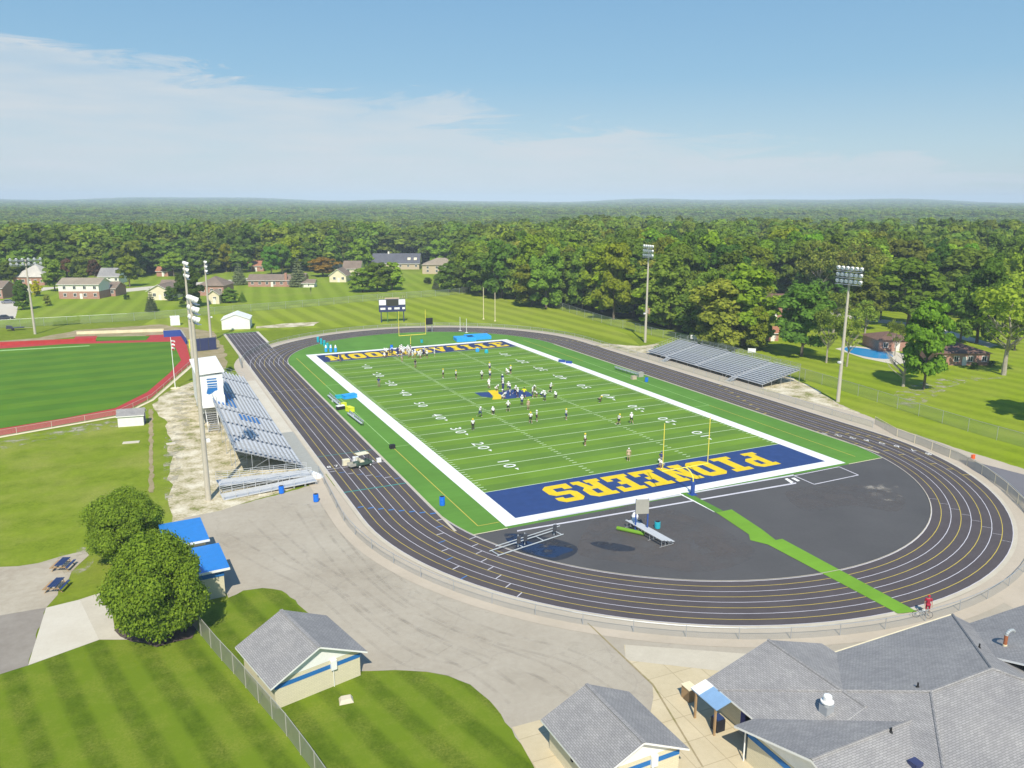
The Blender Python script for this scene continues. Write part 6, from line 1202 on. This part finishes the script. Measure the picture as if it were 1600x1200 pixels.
for bx, by, ty, w_, t_, c_, lb in LT:
    if t_ == 'b' and any(q_ in lb for q_ in ('pine', 'evergreen', 'bush', 'shrub', 'hedge', 'big dark tree', 'two pale posts', 'light green')): t_ = 'w'
    ptree(bx, by, ty, w_, t_, c_, lb, name={'c': 'spruce_tree'}.get(t_, 'shrub' if w_ < 16 else 'leafy_tree'))
root = empty('dead_tree', G(1411, 604), 1, 'bare pruned tree with pale trunk left of the tall leafy tree by the pool', 'tree'); o = bpy.data.objects.new('trunk', DEAD); col.objects.link(o); o.parent = root; root.scale = (1.15, 1.15, 1.0)
tree(Vector((75.0, -57.5, 0)), 16, 6.2, 'b', c_mid, 'leafy tree just outside the right edge that shades the lawn by the side road')
# dense woods: nearest trees are objects of their own
FRONT = [(-700, 446), (-60, 440), (0, 438), (60, 436), (150, 434), (230, 433), (330, 432), (390, 424), (450, 430), (520, 420), (570, 409), (640, 400), (700, 414), (725, 442), (740, 456), (770, 468), (830, 479), (900, 490), (960, 500), (1000, 508), (1060, 531), (1120, 545), (1165, 545), (1185, 520), (1190, 487), (1225, 480), (1245, 500), (1290, 484), (1340, 482), (1480, 492), (1530, 500), (1600, 494), (1750, 500), (2400, 560)]
def front_y(px):
    for (a, ya), (c, yc) in zip(FRONT, FRONT[1:]):
        if a <= px <= c: return ya+(yc-ya)*(px-a)/(c-a)
    return 430
def to_px(x, y, z=0):
    v = Vector((x, y, z))-C0; f = v.dot(BF); return 800+FPX*v.dot(BR)/f, 600-FPX*v.dot(BU)/f
hs = [(G(1210, 490), 15), (G(1389, 458), 12), (G(1205, 530), 10)]
near = []; fr = np.random.default_rng(5)
def scatter(r0, r1, sp_fn, amax=.72):
    out = []; d = r0
    while d < r1:
        sp = sp_fn(d); na = int(2*amax*d/sp)
        for k in range(na):
            a = YAW-amax+2*amax*(k+fr.random())/na; dd = d+sp*fr.uniform(-.5, .5); out.append((CX+dd*math.sin(a), CY+dd*math.cos(a), dd, sp))
        d += sp*.86
    return out
pts = scatter(120, 1500, lambda d: 9.8 if d < 330 else 11.0+(d-330)*.004)
W_ = []
for x, y, d, sp in pts:
    px, py = to_px(x, y)
    if not -450 < px < 2050 or py > front_y(px): continue
    if any(math.hypot(x-h[0].x, y-h[0].y) < h[1] for h in hs) or any(math.hypot(x-h[0], y-h[1]) < h[2]+4 for h in HOUSES) or any(math.hypot(x-t_[0], y-t_[1]) < t_[2]*.6+2 for t_ in TREES): continue
    W_.append((d, x, y, px, sp))
W_.sort()
n_ind = 298-len(TREES)-2
vis = [w_ for w_ in W_ if -30 < w_[3] < 1630]
ind = set(id(w_) for w_ in vis[:n_ind])
PAL = [(.27, (1, 1, 1), 'mid-green'), (.20, (.62, .8, .85), 'dark green'), (.23, (1.4, 1.28, .75), 'yellow-green'), (.16, (1.05, 1.2, .65), 'fresh green'), (.08, (1.2, 1.05, 1.1), 'olive-brown'), (.04, (1.5, 1.15, 1.6), 'greyish thin')]
far_pts = []
for w_ in W_:
    d, x, y, px, sp = w_; H = (fr.uniform(15, 27)*(1 if px > 900 else .78+.22*max(0, (px-600)/300) if px > 600 else .9)) if d < 620 else fr.uniform(10, 15); R = sp*fr.uniform(.52, .86); u = fr.random(); k = 0
    if px > 1240 and d < 420: H *= .95
    if id(w_) not in ind: far_pts.append((x, y, far_z(x, y), H, R, 0 if False else int(fr.integers(0, 8)))); continue
    for k, (pr_, c_, nm) in enumerate(PAL):
        u -= pr_
        if u <= 0: break
    zone = 'the woods behind the far-left houses' if px < 560 else 'the woods behind the slate-roofed house' if px < 730 else 'the woods beyond the mown bank' if px < 1000 else 'the woods behind the visitor bleachers' if px < 1240 else 'the woods above the swimming pool'
    typ = 't' if nm.startswith('grey') else 'w'; lb = f'{nm} leafy tree standing in {zone}'
    tree(Vector((x, y, 0)), H*(.8 if d < 240 else 1), R*1.12, typ, c_, lb, f'{nm} trees in {zone}', 'leafy_tree')
# everything farther reads as one mass of canopy
for x, y, d, sp in scatter(1500, 8300, lambda d: 15+(d-1500)*.008, .70):
    far_pts.append((x, y, far_z(x, y), fr.uniform(14, 20)*(1+d*.00004), sp*fr.uniform(.65, 1.0), int(fr.integers(0, 8))))
pc = bpy.data.collections.new('canopy_parts'); FC = [(1, 1, 1), (.66, .8, .85), (1.35, 1.22, .75), (.9, 1.0, .8), (1.2, 1.04, 1.1), (.75, .88, .8), (1.1, 1.1, .7), (.6, .75, .9)]
for i in range(8):
    o = bpy.data.objects.new('canopy_part_%d' % i, PBf[i % 4]); pc.objects.link(o); o.color = (*FC[i], 1)
F_ = np.array(far_pts); me = bpy.data.meshes.new('woodland'); me.vertices.add(len(F_)); me.vertices.foreach_set('co', F_[:, :3].ravel())
at = me.attributes.new('sc', 'FLOAT_VECTOR', 'POINT'); at.data.foreach_set('vector', np.c_[F_[:, 4]/5, F_[:, 4]/5, F_[:, 3]/15].ravel())
at = me.attributes.new('ix', 'INT', 'POINT'); at.data.foreach_set('value', F_[:, 5].astype(np.int32))
at = me.attributes.new('rt', 'FLOAT_VECTOR', 'POINT'); at.data.foreach_set('vector', np.c_[np.zeros(len(F_)), np.zeros(len(F_)), fr.random(len(F_))*6.28].ravel())
me.update(); wo_ = bpy.data.objects.new('woodland', me); col.objects.link(wo_); tag(wo_, 'dense green woodland stretching from the nearer woods to the horizon', 'woodland', kind='stuff')
ng = bpy.data.node_groups.new('woodland', 'GeometryNodeTree'); ng.interface.new_socket('Geometry', in_out='INPUT', socket_type='NodeSocketGeometry'); ng.interface.new_socket('Geometry', in_out='OUTPUT', socket_type='NodeSocketGeometry')
gi = ng.nodes.new('NodeGroupInput'); go = ng.nodes.new('NodeGroupOutput'); iop = ng.nodes.new('GeometryNodeInstanceOnPoints'); ci = ng.nodes.new('GeometryNodeCollectionInfo'); ci.inputs[0].default_value = pc; ci.inputs[1].default_value = True; ci.inputs[2].default_value = True
def na(nm, ty): n = ng.nodes.new('GeometryNodeInputNamedAttribute'); n.data_type = ty; n.inputs[0].default_value = nm; return n.outputs[0]
ng.links.new(gi.outputs[0], iop.inputs['Points']); ng.links.new(ci.outputs[0], iop.inputs['Instance']); iop.inputs['Pick Instance'].default_value = True
ng.links.new(na('ix', 'INT'), iop.inputs['Instance Index']); ng.links.new(na('rt', 'FLOAT_VECTOR'), iop.inputs['Rotation']); ng.links.new(na('sc', 'FLOAT_VECTOR'), iop.inputs['Scale']); ng.links.new(iop.outputs[0], go.inputs[0])
wo_.modifiers.new('g', 'NODES').node_group = ng
# floor of the woods
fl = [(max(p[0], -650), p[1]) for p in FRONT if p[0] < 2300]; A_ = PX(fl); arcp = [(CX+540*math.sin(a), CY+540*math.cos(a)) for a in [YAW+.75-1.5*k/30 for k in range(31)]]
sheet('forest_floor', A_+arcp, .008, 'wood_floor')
print('individual', len(TREES), 'far', len(far_pts), 'people', NP_)
# ------------------------------------------------------------------ haze
HZ = 1.0
if HZ:
    b = MB(); b.box(CX-9300, CX+9300, CY-9300, CY+9300, -1.5, 105, 'white_paint')
    me = b.mesh('haze'); hm = bpy.data.materials.new('haze'); hm.use_nodes = True; t = hm.node_tree; t.nodes.clear(); pv = N(t, 'ShaderNodeVolumePrincipled'); pv.inputs['Density'].default_value = 2.1e-4; pv.inputs['Anisotropy'].default_value = -.3; pv.inputs['Color'].default_value = (.68, .84, 1.0, 1)
    out = N(t, 'ShaderNodeOutputMaterial'); L_(t, pv.outputs[0], out.inputs['Volume']); me.materials.clear(); me.materials.append(hm)
    o = bpy.data.objects.new('haze', me); col.objects.link(o); tag(o, 'thin pale summer haze over the far woods', 'haze', kind='stuff')
